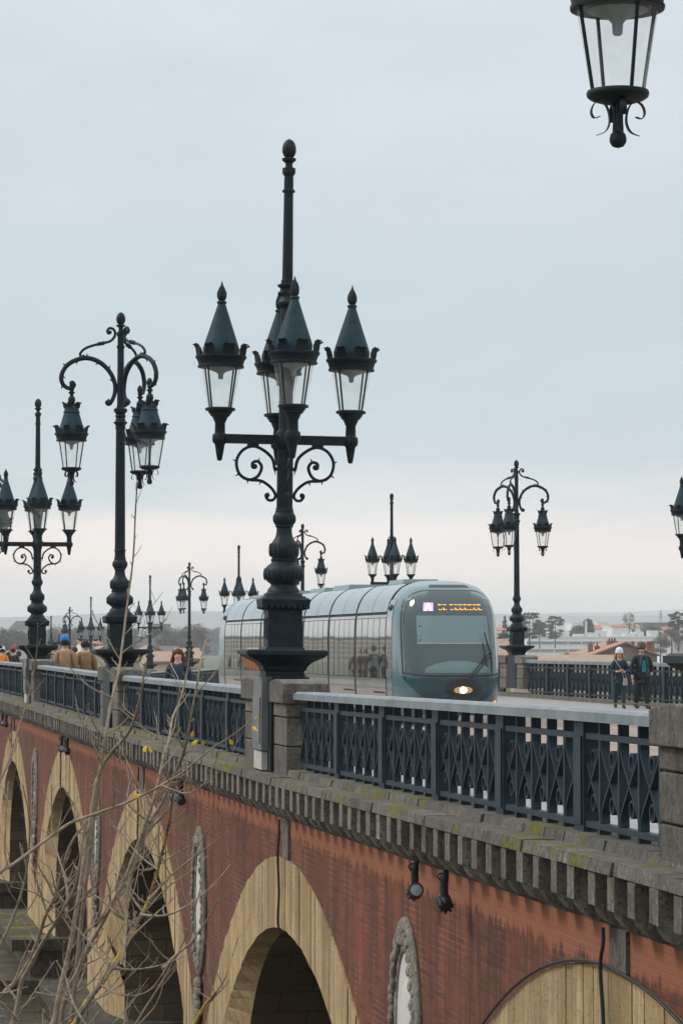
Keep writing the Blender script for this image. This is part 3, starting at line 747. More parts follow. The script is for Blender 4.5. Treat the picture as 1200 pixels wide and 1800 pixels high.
def lantern_meshes():
    # upright lantern of the four-armed lamps, z from the arm boss
    z0 = 4.27
    fr = MB(); Z = lambda v: v - z0
    fr.lathe([(.018, Z(4.0)), (.03, Z(4.01)), (.05, Z(4.12)), (.062, Z(4.2)), (.09, Z(4.225)), (.095, Z(4.27)), (.09, Z(4.315)), (.065, Z(4.335)), (.062, Z(4.46)), (.075, Z(4.475)), (.075, Z(4.49)), (.09, Z(4.51)), (.09, Z(4.525)), (.125, Z(4.55)), (.125, Z(4.565)), (.145, Z(4.58)), (.15, Z(4.6)), (.185, Z(4.61)), (.187, Z(4.635)), (.165, Z(4.645)), (.05, Z(4.65))], 20)
    for k in range(4):
        a = math.pi / 4 + math.pi / 2 * k; fr.tube([(.165 * math.cos(a), .165 * math.sin(a), Z(4.64)), (.25 * math.cos(a), .25 * math.sin(a), Z(5.14))], .0115, 6)
    fr.lathe([(.24, Z(5.125)), (.285, Z(5.13)), (.287, Z(5.15)), (.275, Z(5.16)), (.275, Z(5.165)), (.285, Z(5.20)), (.30, Z(5.235)), (.315, Z(5.245)), (.317, Z(5.268)), (.30, Z(5.275)), (.25, Z(5.275)), (.24, Z(5.2))], 28)
    LANT['frame'] = fr.mesh('lantern', 'iron', True)
    g = []
    for k in range(4):
        m = MB(); n = 6; vs = []
        for zt, r in ((Z(4.645), .158), (Z(5.13), .243)):
            for i in range(n + 1):
                a = math.pi / 4 + math.pi / 2 * (k + (i + .12) / (n + .24)); vs.append((r * math.cos(a), r * math.sin(a), zt))
        m.add(vs, [(i, i + 1, n + 2 + i, n + 1 + i) for i in range(n)]); g.append(m.mesh('glass_pane', 'lantern_glass', True))
    LANT['glass'] = g
    LANT['roof'] = MB().lathe([(.22, Z(5.27)), (.225, Z(5.36)), (.215, Z(5.395)), (.048, Z(5.905)), (.055, Z(5.91)), (.062, Z(5.925)), (.055, Z(5.94)), (.035, Z(5.945))], 24).mesh('roof', 'iron_roof', True)
    fn = MB().lathe([(.03, Z(5.94)), (.05, Z(5.965)), (.056, Z(6.0)), (.05, Z(6.04)), (.034, Z(6.09)), (.016, Z(6.14)), (.003, Z(6.185))], 10)
    for k in range(6):
        a = k * math.pi / 3; fn.tube([(.048 * math.cos(a), .048 * math.sin(a), Z(5.98)), (.048 * math.cos(a), .048 * math.sin(a), Z(6.04)), (.032 * math.cos(a + .3), .032 * math.sin(a + .3), Z(6.09)), (.032 * math.cos(a + .4), .032 * math.sin(a + .4), Z(6.115))], [.011, .014, .011, .003], 5)
    LANT['finial'] = fn.mesh('finial', 'iron', True)
    lf = []
    for k in range(8):
        m = MB(); leaf(m, .275, Z(5.265), .352, Z(5.40), 2 * math.pi * k / 8 + .2, .085 if k % 2 == 0 else .065); lf.append(m.mesh('acanthus_leaf', 'iron', True))
    LANT['leaf'] = lf
    LANT['lamp'] = MB().lathe([(.022, Z(4.99)), (.03, Z(5.0)), (.034, Z(5.05)), (.06, Z(5.075)), (.19, Z(5.12)), (.2, Z(5.135))], 14).mesh('lamp_reflector', 'lamp_reflector', True)
    # hanging lantern of the crook lamps, z from the hook
    z1 = 6.55; H = lambda v: v - z1; L2 = {}
    fr = MB(); hk = MB()
    hk.lathe([(.02, H(6.6)), (.05, H(6.585)), (.035, H(6.54)), (.06, H(6.525)), (.06, H(6.505)), (.035, H(6.49)), (.035, H(6.45)), (.06, H(6.43)), (.072, H(6.38)), (.06, H(6.33)), (.04, H(6.31)), (.04, H(6.25))], 14)
    for k in range(4):
        a = math.pi / 4 + math.pi / 2 * k; fr.tube([(.17 * math.cos(a), .17 * math.sin(a), H(5.1)), (.255 * math.cos(a), .255 * math.sin(a), H(5.62))], .0115, 6)
    fr.lathe([(.245, H(5.6)), (.285, H(5.605)), (.288, H(5.625)), (.275, H(5.635)), (.285, H(5.68)), (.30, H(5.715)), (.318, H(5.725)), (.318, H(5.75)), (.3, H(5.757)), (.25, H(5.757)), (.24, H(5.69))], 28)
    fr.lathe([(.05, H(5.03)), (.12, H(5.045)), (.165, H(5.06)), (.185, H(5.075)), (.19, H(5.095)), (.185, H(5.11)), (.165, H(5.115)), (.14, H(5.118)), (.02, H(5.10))], 28)
    L2['frame'] = fr.mesh('lantern', 'iron', True); L2['hook'] = hk.mesh('hook', 'iron', True)
    g = []
    for k in range(4):
        m = MB(); n = 6; vs = []
        for zt, r in ((H(5.112), .163), (H(5.61), .247)):
            for i in range(n + 1):
                a = math.pi / 4 + math.pi / 2 * (k + (i + .12) / (n + .24)); vs.append((r * math.cos(a), r * math.sin(a), zt))
        m.add(vs, [(i, i + 1, n + 2 + i, n + 1 + i) for i in range(n)]); g.append(m.mesh('glass_pane', 'lantern_glass', True))
    L2['glass'] = g
    L2['roof'] = MB().lathe([(.235, H(5.75)), (.235, H(5.83)), (.22, H(5.87)), (.145, H(6.13)), (.158, H(6.14)), (.158, H(6.155)), (.14, H(6.165)), (.13, H(6.23)), (.05, H(6.26))], 24).mesh('roof', 'iron_roof', True)
    fn = MB()
    fn.lathe([(.005, H(4.765)), (.035, H(4.775)), (.05, H(4.8)), (.052, H(4.82)), (.045, H(4.85)), (.025, H(4.866)), (.02, H(4.9)), (.025, H(5.0)), (.05, H(5.04))], 14)
    for k in range(4):
        a = k * math.pi / 2 + .5; ca, sa = math.cos(a), math.sin(a)
        pts = smooth_path([(.12, 4.97), (.135, 4.945), (.15, 4.96), (.155, 5.0), (.125, 5.045), (.08, 5.03), (.06, 4.97), (.055, 4.92), (.075, 4.87), (.13, 4.835)], 3)[0:]  if False else [Vector((r, z, 0)) for r, z in [(.115, 4.955), (.15, 4.945), (.168, 4.98), (.15, 5.03), (.105, 5.05), (.07, 5.01), (.055, 4.95), (.06, 4.9), (.085, 4.86), (.135, 4.84)]]
        pts = smooth_path(pts, 3); wv = [.02 if i < len(pts) * .8 else .02 * (1 - (i / len(pts) - .8) * 3.5) for i in range(len(pts))]
        vs = []
        for p_, ww in zip(pts, wv):
            for s in (-1, 1):
                for o_ in (0, .008): vs.append(((p_.x - o_) * ca - s * ww * sa, (p_.x - o_) * sa + s * ww * ca, H(p_.y)))
        fs = []
        for i in range(len(pts) - 1):
            b_ = i * 4; fs += [(b_, b_ + 4, b_ + 6, b_ + 2), (b_ + 1, b_ + 3, b_ + 7, b_ + 5), (b_, b_ + 1, b_ + 5, b_ + 4), (b_ + 2, b_ + 6, b_ + 7, b_ + 3)]
        fn.add(vs, fs)
    L2['finial'] = fn.mesh('drop_finial', 'iron', True)
    lf = []
    for k in range(8):
        m = MB(); leaf(m, .275, H(5.75), .352, H(5.885), 2 * math.pi * k / 8 + .2, .085 if k % 2 == 0 else .065); lf.append(m.mesh('acanthus_leaf', 'iron', True))
    for k in range(6):
        m = MB(); leaf(m, .13, H(6.22), .18, H(6.325), 2 * math.pi * k / 6, .05); lf.append(m.mesh('acanthus_leaf', 'iron', True))
    L2['leaf'] = lf
    L2['lamp'] = MB().lathe([(.022, H(5.45)), (.03, H(5.46)), (.034, H(5.52)), (.06, H(5.55)), (.19, H(5.6)), (.2, H(5.615))], 14).mesh('lamp_reflector', 'lamp_reflector', True)
    LANT['hang'] = L2
lantern_meshes()
def merged(meshes, name, mats):
    # one mesh out of several, for lamps too far off to show their pieces
    import bmesh
    bm = bmesh.new(); me = bpy.data.meshes.new(name)
    for m_ in mats: me.materials.append(MATS[m_])
    for k, (q_, mi) in enumerate(meshes):
        n0 = len(bm.faces); bm.from_mesh(q_); bm.faces.ensure_lookup_table()
        for f in bm.faces[n0:]: f.material_index = mi; f.smooth = True
    bm.to_mesh(me); bm.free(); return me
def add_lantern(parent, loc, rot, D, full=True):
    if not full:
        if 'far' not in D: D['far'] = merged([(D['frame'], 0), (D['roof'], 1), (D['finial'], 0)] + [(l, 0) for l in D['leaf']] + ([(D['hook'], 0)] if 'hook' in D else []), 'lantern', ['iron', 'iron_roof']); D['farglass'] = merged([(g, 0) for g in D['glass']], 'glass_pane', ['lantern_glass'])
        o = put('lantern', D['far'], parent, loc, (0, 0, rot)); put('glass_panes', D['farglass'], o); return o
    o = put('lantern', D['frame'], parent, loc, (0, 0, rot))
    if 'hook' in D: put('hook', D['hook'], o)
    put('roof', D['roof'], o); put(D['finial'].name.split('.')[0], D['finial'], o); put('lamp_reflector', D['lamp'], o)
    for g in D['glass']: put('glass_pane', g, o)
    for l in D['leaf']: put('acanthus_leaf', l, o)
    return o
BASE = {}
def base_meshes():
    m = MB(); m.box(-.50, .50, -.50, .50, 1.665, 1.71); m.box(-.485, .485, -.485, .485, 1.71, 1.725, top=(.02, .02))
    steps = [(.235, 1.40), (.235, 1.46), (.26, 1.48), (.27, 1.52), (.32, 1.57), (.40, 1.61), (.46, 1.64), (.485, 1.664)]
    for (a, z0), (b, z1) in zip(steps, steps[1:]): m.add([(-a, -a, z0), (a, -a, z0), (a, a, z0), (-a, a, z0), (-b, -b, z1), (b, -b, z1), (b, b, z1), (-b, b, z1)], [(0, 1, 5, 4), (1, 2, 6, 5), (2, 3, 7, 6), (3, 0, 4, 7)])
    BASE['plate'] = m.mesh('base_plate', 'iron')
    m = MB(); m.box(-.21, .25, -.62, .62, .28, 1.40); BASE['box'] = m.mesh('lamp_foot', 'iron')
    m = MB(); m.box(-.30, -.215, -.40, .48, .52, 1.38); m.box(-.315, -.30, -.30, .40, .60, 1.15); m.box(-.285, -.215, -.36, .44, .285, .50, mi=1); BASE['cabinet'] = m.mesh('cabinet', ['cabinet_metal', 'fresh_plaster'])
    m = MB(); m.box(-.245, .245, -.245, .245, 1.725, 1.755, top=(.02, .02)); m.box(-.21, .21, -.21, .21, 1.755, 2.2)
    for (ax, s) in ((0, -1), (0, 1), (1, -1), (1, 1)):
        def P4(a0, a1, b0, b1, d): 
            if ax == 0: return (min(s * .21, s * (.21 + d)), max(s * .21, s * (.21 + d)), a0, a1, b0, b1)
            return (a0, a1, min(s * .21, s * (.21 + d)), max(s * .21, s * (.21 + d)), b0, b1)
        for r_ in ((-.13, .13, 2.09, 2.105), (-.13, .13, 1.85, 1.865), (-.13, -.115, 1.866, 2.089), (.115, .13, 1.866, 2.089)): m.box(*P4(*r_, .014))
    BASE['plinth'] = m.mesh('plinth', 'iron')
    m = MB()
    for a, b, z0, z1 in ((.23, .26, 2.2, 2.225), (.29, .30, 2.26, 2.325), (.30, .27, 2.326, 2.35), (.25, .24, 2.35, 2.37)):
        m.add([(-a, -a, z0), (a, -a, z0), (a, a, z0), (-a, a, z0), (-b, -b, z1), (b, -b, z1), (b, b, z1), (-b, b, z1)], [(3, 2, 1, 0), (4, 5, 6, 7), (0, 1, 5, 4), (1, 2, 6, 5), (2, 3, 7, 6), (3, 0, 4, 7)])
    m.box(-.235, .235, -.235, .235, 2.22, 2.27)
    for k in range(8):
        t = -.245 + .07 * k
        for x_, y_ in ((t, -.265), (t, .265), (-.265, t), (.265, t)): m.ball((x_, y_, 2.24), (.034, .034, .03), 7, 5)
    BASE['cap'] = m.mesh('plinth_cap', 'iron', True)
base_meshes()
LOW = [(.24, 2.37), (.235, 2.40), (.20, 2.42), (.195, 2.45), (.16, 2.49), (.155, 2.51), (.17, 2.525), (.205, 2.55), (.235, 2.60), (.247, 2.655), (.235, 2.70), (.20, 2.74), (.165, 2.765), (.15, 2.785), (.16, 2.80), (.16, 2.82), (.145, 2.83), (.155, 2.85), (.178, 2.90), (.183, 2.94), (.17, 2.99), (.145, 3.03), (.118, 3.07), (.102, 3.11), (.095, 3.16), (.095, 3.20), (.112, 3.215), (.11, 3.235), (.125, 3.25), (.137, 3.29), (.137, 3.33), (.125, 3.37), (.112, 3.385), (.115, 3.40), (.108, 3.415), (.108, 3.44)]
def shaft_meshes():
    m = MB(); m.lathe(LOW, 32)
    # gadroons round the bulb, the pear and the ring
    for zc_, rr, n, a, hh in ((2.635, .232, 22, .022, .075), (2.93, .168, 18, .022, .085), (3.31, .128, 18, .016, .05)):
        for k in range(n):
            t = 2 * math.pi * k / n; m.ball((rr * math.cos(t), rr * math.sin(t), zc_), (a, a, hh), 6, 5)
    BASE['low'] = m.mesh('ornate_foot', 'iron', True)
    c = MB(); c.lathe([(.1, 3.44), (.1, 4.15), (.12, 4.17), (.12, 4.36), (.1, 4.38), (.085, 4.4), (.085, 5.88), (.1, 5.89), (.105, 5.91), (.125, 5.92), (.128, 5.945), (.11, 5.955), (.095, 6.0), (.08, 6.05), (.085, 6.07), (.1, 6.075), (.085, 6.09), (.09, 6.12), (.12, 6.14), (.125, 6.165), (.1, 6.17), (.08, 6.18), (.08, 6.22), (.067, 6.225), (.058, 7.295), (.08, 7.3), (.08, 7.325), (.06, 7.33), (.057, 7.5), (.07, 7.51), (.07, 7.525), (.082, 7.53), (.082, 7.595), (.05, 7.6), (.044, 7.63), (.048, 7.66), (.086, 7.69), (.088, 7.715), (.06, 7.722), (.05, 7.73), (.07, 7.75), (.087, 7.80), (.086, 7.85), (.07, 7.905), (.04, 7.94), (.008, 7.955)], 24, flute=(3.5, 7.28, .09))
    for k in range(8):
        a = 2 * math.pi * k / 8; c.ball((.1 * math.cos(a), .1 * math.sin(a), 6.05), (.02, .02, .03), 6, 4)
    BASE['cand'] = c.mesh('shaft', 'iron', True)
    c = MB(); c.lathe([(.1, 3.44), (.1, 3.55), (.112, 3.56), (.11, 3.58), (.098, 3.59), (.086, 5.84), (.1, 5.85), (.1, 5.87), (.088, 5.88), (.1, 5.93), (.13, 5.955), (.13, 5.975), (.1, 5.99), (.085, 6.06), (.1, 6.08), (.1, 6.1), (.085, 6.12), (.1, 6.15), (.125, 6.17), (.128, 6.22), (.1, 6.235), (.075, 6.25), (.066, 6.30), (.062, 7.36), (.077, 7.37), (.077, 7.41), (.06, 7.42), (.06, 7.585), (.075, 7.6), (.078, 7.63), (.075, 7.665), (.05, 7.68), (.042, 7.73), (.05, 7.765), (.087, 7.775), (.087, 7.80), (.06, 7.81), (.05, 7.82), (.07, 7.84), (.087, 7.89), (.086, 7.94), (.07, 7.99), (.04, 8.03), (.008, 8.045)], 24, flute=(3.6, 5.83, .06))
    BASE['crook'] = c.mesh('shaft', 'iron', True)
    def rz(pts): return [Vector((r, 0, z)) for r, z in pts]
    s1 = rz([(.10, 3.93), (.125, 3.91), (.16, 4.04), (.27, 4.14), (.4, 4.185), (.53, 4.13), (.6, 4.0), (.565, 3.85), (.45, 3.78), (.34, 3.82), (.29, 3.93), (.335, 4.0), (.40, 3.985), (.40, 3.93), (.365, 3.93)])
    s2 = rz([(.52, 3.80), (.42, 3.775), (.29, 3.765), (.175, 3.69), (.115, 3.6), (.14, 3.54), (.2, 3.535), (.235, 3.59), (.2, 3.61)])
    m = MB(); m.tube(smooth_path(s1, 5), .02, 7); m.tube(smooth_path(s2, 5), .019, 7); m.ball((.375, 0, 3.94), .034, 8, 6); m.ball((.215, 0, 3.595), .032, 8, 6)
    for r_, z_, dx, dz in ((.6, 4.0, .05, .02), (.57, 3.85, .045, -.035), (.46, 3.78, .0, -.05), (.335, 4.0, -.02, .05), (.29, 3.765, .03, -.05), (.135, 3.93, -.02, -.09)): m.tube([(r_, 0, z_), (r_ + dx, 0, z_ + dz)], [.016, .003], 5)
    m.box(.33, .47, -.03, .03, 4.17, 4.215)
    BASE['scroll'] = m.mesh('scroll_bracket', 'iron', True)
    for L_, nm in ((.83, 'arm_long'), (.83, 'arm_short')):
        m = MB(); m.box(.08, L_ - .06, -.045, .045, 4.215, 4.32); m.box(.08, L_ - .06, -.055, .055, 4.305, 4.325); BASE[nm] = m.mesh('arm', 'iron')
    m = MB(); k1 = smooth_path(rz([(.22, 6.38), (.265, 6.34), (.225, 6.305), (.175, 6.35), (.11, 6.51), (.105, 6.685), (.17, 6.86), (.27, 6.995), (.41, 7.105), (.58, 7.165), (.74, 7.16), (.91, 7.095), (1.04, 6.985), (1.11, 6.82), (1.085, 6.68), (1.0, 6.605), (.915, 6.60), (.865, 6.66), (.905, 6.715), (.945, 6.68)]), 4)
    m.tube(k1, [.03 + .016 * math.sin(math.pi * min(1, i / len(k1) * 1.02)) for i in range(len(k1))], 9); m.ball((.225, 0, 6.345), .05, 10, 6); m.ball((.905, 0, 6.665), .055, 10, 6)
    for i in range(12, len(k1) - 14, 5):
        p = k1[i]; t = (k1[i + 1] - k1[i - 1]).normalized(); nn = Vector((-t.z, 0, t.x)) * (1 if i % 2 else -1)
        m.tube([p + nn * .03, p + nn * .085 + t * .03], [.022, .004], 5)
    leaf(m, .09, 6.55, .16, 6.74, 0, .05)
    BASE['crook_arm'] = m.mesh('crook_arm', 'iron', True)
    m = MB(); k2 = smooth_path(rz([(.19, 7.66), (.225, 7.64), (.255, 7.685), (.21, 7.74), (.14, 7.72), (.105, 7.65), (.13, 7.56), (.21, 7.49), (.355, 7.45), (.53, 7.405), (.68, 7.34), (.76, 7.25), (.73, 7.18), (.69, 7.20)]), 4)
    m.tube(k2, .026, 7); m.ball((.2, 0, 7.665), .035, 8, 6); m.ball((.695, 0, 7.2), .035, 8, 6); m.ball((.37, 0, 7.447), (.05, .04, .04), 8, 6); m.ball((.32, 0, 7.458), (.02, .045, .045), 8, 6); m.ball((.42, 0, 7.435), (.02, .045, .045), 8, 6)
    BASE['volute'] = m.mesh('volute', 'iron', True)
shaft_meshes()
def lamp_base(t, outer):
    put('base_plate', BASE['plate'], t); put('lamp_foot', BASE['box'], t); pl = put('plinth', BASE['plinth'], t); put('plinth_cap', BASE['cap'], pl); put('ornate_foot', BASE['low'], t)
    if outer: put('cabinet', BASE['cabinet'], t)
def cand_lamp(x, y, label, full=True, rot=0, lean=0, outer=True):
    t = empty('candelabra_lamp', (x, y, prof(y)), (0, R(lean), R(rot))); t.scale = (1.0, 1.0, 1.013); tag(t, label, 'street lamp', 'cast iron lamps with upright lanterns')
    lamp_base(t, outer); put('shaft', BASE['cand'], t)
    for k in range(4):
        a = k * math.pi / 2; L_ = .81 if k % 2 == 0 else .70
        put('arm', BASE['arm_long'], t, None, (0, 0, a)).scale = (L_ / .83, 1, 1); put('scroll_bracket', BASE['scroll'], t, None, (0, 0, a))
        add_lantern(t, (L_ * math.cos(a), L_ * math.sin(a), 4.27), a, LANT, full)
def crook_lamp(x, y, label, full=True, rot=0, outer=True, lrot=0):
    t = empty('crook_lamp', (x, y, prof(y) - (0 if y > 20 else .065)), (0, 0, R(rot))); tag(t, label, 'street lamp', 'cast iron crook lamps with hanging lanterns')
    lamp_base(t, outer); t2 = put('shaft', BASE['crook'], t)
    for k in range(3):
        a = k * math.pi * 2 / 3
        put('crook_arm', BASE['crook_arm'], t, None, (0, 0, a)); put('volute', BASE['volute'], t, None, (0, 0, a))
        add_lantern(t, (.915 * math.cos(a), .915 * math.sin(a), 6.55), a + lrot, LANT['hang'], full)
# lamp bases are square to the bridge, so crooks that turn do it as a whole
crook_lamp(0, LY[0], 'crook lamp whose hanging lantern fills the top right corner', rot=180, lrot=1.0)
cand_lamp(0, LY[1], 'tallest four-lantern iron lamp in the middle, standing before the tram', lean=.7, rot=-2)
crook_lamp(0, LY[2], 'large three-lantern crook lamp left of the middle one', rot=180, lrot=.2)
cand_lamp(0, LY[3], 'four-lantern lamp at the left edge rising above the men in brown jackets')
crook_lamp(0, LY[4], 'crook lamp almost wholly outside the left picture edge', rot=180)
rl = ['four-lantern lamp cut off by the right picture edge, one lantern showing', 'three-lantern crook lamp right of the tram front', 'four-lantern lamp rising behind the tram roof near its front', 'crook lamp rising behind the tram roof right of the middle lamp', 'four-lantern lamp whose mast shows above the tram roof left of the middle lamp',
      'crook lamp just left of the tram rear', 'small four-lantern lamp between the crook lamp by the tram and the big crook lamp', 'distant crook lamp hidden behind the big crook lamp', 'distant four-lantern lamp right above the man in the ochre jacket', 'distant crook lamp above the man in the blue cap', 'most distant four-lantern lamp mast, left of the man in the blue cap']
for i, (y, lb) in enumerate(zip(RY, rl)):
    if i == 7: continue
    (crook_lamp if i % 2 else cand_lamp)(WID, y, lb, i < 6, outer=False)

# ================================================================ tram
TR_Y, TR_X, TR_L = 64.6, 9.12, 32.0
tram = empty('tram', (TR_X, TR_Y, prof(TR_Y) - .10), (math.atan((prof(TR_Y + TR_L) - prof(TR_Y)) / TR_L), 0, 0))
tag(tram, 'modern teal and silver tram coming over the bridge with its headlight on', 'tram')
CS = [(.22, 1.10), (.42, 1.17), (.8, 1.20), (1.1, 1.205), (1.7, 1.205), (2.2, 1.20), (2.5, 1.185), (2.72, 1.15), (2.92, 1.085), (3.1, .98), (3.24, .84), (3.34, .66), (3.40, .40), (3.42, 0)]
def hw(z): return lerp_table(CS, z)
def side_strip(mb, y0, y1, z0, z1, off, s, rows=6, tilt=0):
    zs = [z0 + (z1 - z0) * k / rows for k in range(rows + 1)]; vs = []
    for y_ in (y0, y1):
        for z_ in zs: vs.append((s * (hw(z_) + off + (tilt if y_ == y1 else 0)), y_, z_))
    n = rows + 1
    mb.add(vs, [(k, k + 1, n + k + 1, n + k) if s > 0 else (k, n + k, n + k + 1, k + 1) for k in range(rows)])
    vs2 = [(x - s * .03, y_, z_) for x, y_, z_ in vs]    # returned edge, so a panel has thickness
    e = MB(); o = len(mb.v); mb.v += vs2
    for k in range(rows):
        mb.f += [(o - 2 * n + k, o + k, o + k + 1, o - 2 * n + k + 1), (o - n + k, o - n + k + 1, o + n + k + 1, o + n + k)]; mb.m += [0, 0]
    return mb
def roof_strip(mb, y0, y1, off, z0=2.62):
    pts = [(hw(z) + off * .7, z + off * .7) for z in [z0 + (3.42 - z0) * k / 9 for k in range(10)]]
    pts = [(-x, z) for x, z in pts] + [(x, z) for x, z in pts[::-1][1:]]
    n = len(pts); mb.add([(x, y_, z) for y_ in (y0, y1) for x, z in pts], [(k, n + k, n + k + 1, k + 1) for k in range(n - 1)])
# core
m = MB(); pts = [(-hw(z) + .03, z) for z, _ in CS] + [(hw(z) - .03, z) for z, _ in CS[::-1][1:]]; n = len(pts)
m.add([(x, y_, z) for y_ in (2.2, TR_L - 2.2) for x, z in pts], [(k, n + k, n + k + 1, k + 1) for k in range(n - 1)] + [(n - 1, 2 * n - 1, n, 0)])
body = m.build('body', 'black_rubber', tram, smooth=True)
def nose_y(t, z):
    d = lerp_table([(.2, .42), (.45, .22), (.8, .06), (1.1, .02), (1.3, .06), (1.8, .24), (2.3, .42), (2.7, .58), (2.95, .72), (3.1, .86), (3.24, 1.06), (3.34, 1.35), (3.40, 1.8), (3.42, 2.2)], z)
    return d + (2.3 - d) * .40 * abs(t) ** 5.0
def nose_pt(t, z, off=0): return (hw(z) * t * (1 + .0 * off), nose_y(t, z) - off, z)
def nose(name, mat, back=False):
    m = MB(); zs = [.22, .3, .42, .6, .8, .95, 1.1, 1.25, 1.4, 1.6, 1.8, 2.0, 2.2, 2.4, 2.55, 2.7, 2.82, 2.95, 3.05, 3.15, 3.24, 3.3, 3.36, 3.40, 3.42]
    ts = [-1 + 2 * k / 26 for k in range(27)]; vs = []
    for z in zs:
        row = [nose_pt(t, z) for t in ts]
        row = [(-hw(z), 2.35, z)] + row + [(hw(z), 2.35, z)]; vs += row
    n = len(ts) + 2
    m.add(vs, [(j * n + i, j * n + i + 1, (j + 1) * n + i + 1, (j + 1) * n + i) for j in range(len(zs) - 1) for i in range(n - 1)])
    m.add([(x, y_, .22) for x, y_, _ in vs[:n]], [tuple(range(n))[::-1]])
    return m.build(name, mat, tram, smooth=True)
nose('front_cab', 'tram_teal')
r_ = nose('rear_cab', 'tram_teal'); r_.scale = (1, -1, 1); r_.location = (0, TR_L, 0)
def patch(name, mat, t0, t1, zlo, zhi, off, parent=tram, nt_=18, nz_=12, smooth=True):
    m = MB(); vs = []
    for i in range(nt_ + 1):
        t = t0 + (t1 - t0) * i / nt_
        for j in range(nz_ + 1):
            z = zlo(t) + (zhi(t) - zlo(t)) * j / nz_; vs.append(nose_pt(t, z, off))
    k = nz_ + 1
    fs = [(i * k + j, (i + 1) * k + j, (i + 1) * k + j + 1, i * k + j + 1) for i in range(nt_) for j in range(nz_)]
    n = len(vs); back = [(x, y_ + off * .8, z) for x, y_, z in vs]
    edge = [i * k for i in range(nt_ + 1)] + [nt_ * k + j for j in range(1, k)] + [i * k + k - 1 for i in range(nt_ - 1, -1, -1)] + [j for j in range(k - 2, 0, -1)]
    m.add(vs + back, fs + [(edge[i], n + edge[i], n + edge[(i + 1) % len(edge)], edge[(i + 1) % len(edge)]) for i in range(len(edge))])
    return m.build(name, mat, parent, smooth=smooth)
def ec(t, k, p): return k * abs(t) ** p
ws = patch('windscreen', 'tram_windscreen', -.945, .945, lambda t: 1.17 + ec(t / .945, .07, 6), lambda t: 3.14 - ec(t / .945, .24, 9), .012, nt_=30)
patch('windscreen_seal', 'black_rubber', -.965, .965, lambda t: 1.13 + ec(t / .965, .07, 6), lambda t: 3.17 - ec(t / .965, .24, 9), .006, nt_=30)
bmp_ = patch('bumper', 'tram_deep_teal', -.965, .965, lambda t: .50 + ec(t / .965, .58, 3.4), lambda t: 1.12 + ec(t / .965, .05, 4), .014, nt_=28)
patch('roof_cowl', 'tram_grille', -.55, .62, lambda t: 3.24, lambda t: 3.30, .012, ws, 10, 3)
def hood(t): return max(0.001, 1 - (t / .36) ** 2) ** .5
lh = patch('headlight_housing', 'tram_grille', -.25, .47, lambda t: .86 - .21 * max(.02, 1 - ((t - .11) / .37) ** 2) ** .5, lambda t: .86 + .23 * max(.02, 1 - ((t - .11) / .37) ** 2) ** .5, .03, bmp_, 16, 6)
patch('headlight_bowl', 'headlight_bowl', -.07, .29, lambda t: .82 - .085 * max(.02, 1 - ((t - .11) / .19) ** 2) ** .5, lambda t: .82 + .085 * max(.02, 1 - ((t - .11) / .19) ** 2) ** .5, .036, bmp_, 12, 5)
patch('headlight', 'headlight_lens', .045, .175, lambda t: .82 - .072 * max(.02, 1 - ((t - .11) / .068) ** 2) ** .5, lambda t: .82 + .072 * max(.02, 1 - ((t - .11) / .068) ** 2) ** .5, .05, bmp_, 12, 5)
patch('indicator', 'led_orange', .84, .90, lambda t: .50, lambda t: .56, .012, tram, 4, 3)
patch('sun_blind', 'tram_blind', -.72, .70, lambda t: 1.93, lambda t: 2.56, .018, ws, 12, 6)
patch('blind_rail', 'tram_silver', -.73, .71, lambda t: 1.895, lambda t: 1.928, .024, ws, 12, 2)
patch('dashboard', 'tram_dash', -.62, .66, lambda t: 1.22, lambda t: 1.50 - ec((t - .02) / .66, .18, 2.2), .018, ws, 14, 5)
# destination display: line letter on violet, amber dot rows
sg = patch('line_panel', 'led_violet', -.60, -.40, lambda t: 2.665, lambda t: 2.865, .020, ws, 3, 3)
def led(pts, rad, mat, nm):
    m = MB()
    for a, b in pts:
        pa, pb = Vector(nose_pt(a[0], a[1], .032)), Vector(nose_pt(b[0], b[1], .032)); m.tube([pa, pb], rad, 6)
    return m.build(nm, mat, ws)
led([((-.56, 2.68), (-.50, 2.85)), ((-.50, 2.85), (-.44, 2.68)), ((-.535, 2.735), (-.465, 2.735))], .016, 'led_white', 'line_letter')
pts = []
tx = -.29
for word in (2, 7):
    for k in range(word):
        for dz in (0, .115):
            for q_ in range(2): pts.append(((tx + q_ * .042, 2.70 + dz), (tx + q_ * .042 + .022, 2.70 + dz)))
            if (k * 3 + int(dz * 10)) % 4: pts.append(((tx + .006, 2.715 + dz * .75), (tx + .006, 2.74 + dz * .75)))
        tx += .099
    tx += .05
led(pts, .0105, 'led_orange', 'destination_text')
# wiper
m = MB()
def np_(t, z, o=.13): return nose_pt(t / hw(z), z, o)
m.tube([np_(.24, 1.12), np_(.80, 1.69, .16)], .016, 6); m.tube([np_(.32, 1.10), np_(.83, 1.64, .16)], .014, 6); m.ball(np_(.81, 1.69, .17), .04, 8, 6)
m.tube([np_(.70, 2.16), np_(.76, 1.9), np_(.82, 1.69, .15), np_(.83, 1.4), np_(.82, 1.19)], [.012, .022, .026, .022, .012], 6)
m.build('wiper', 'black_rubber', ws)
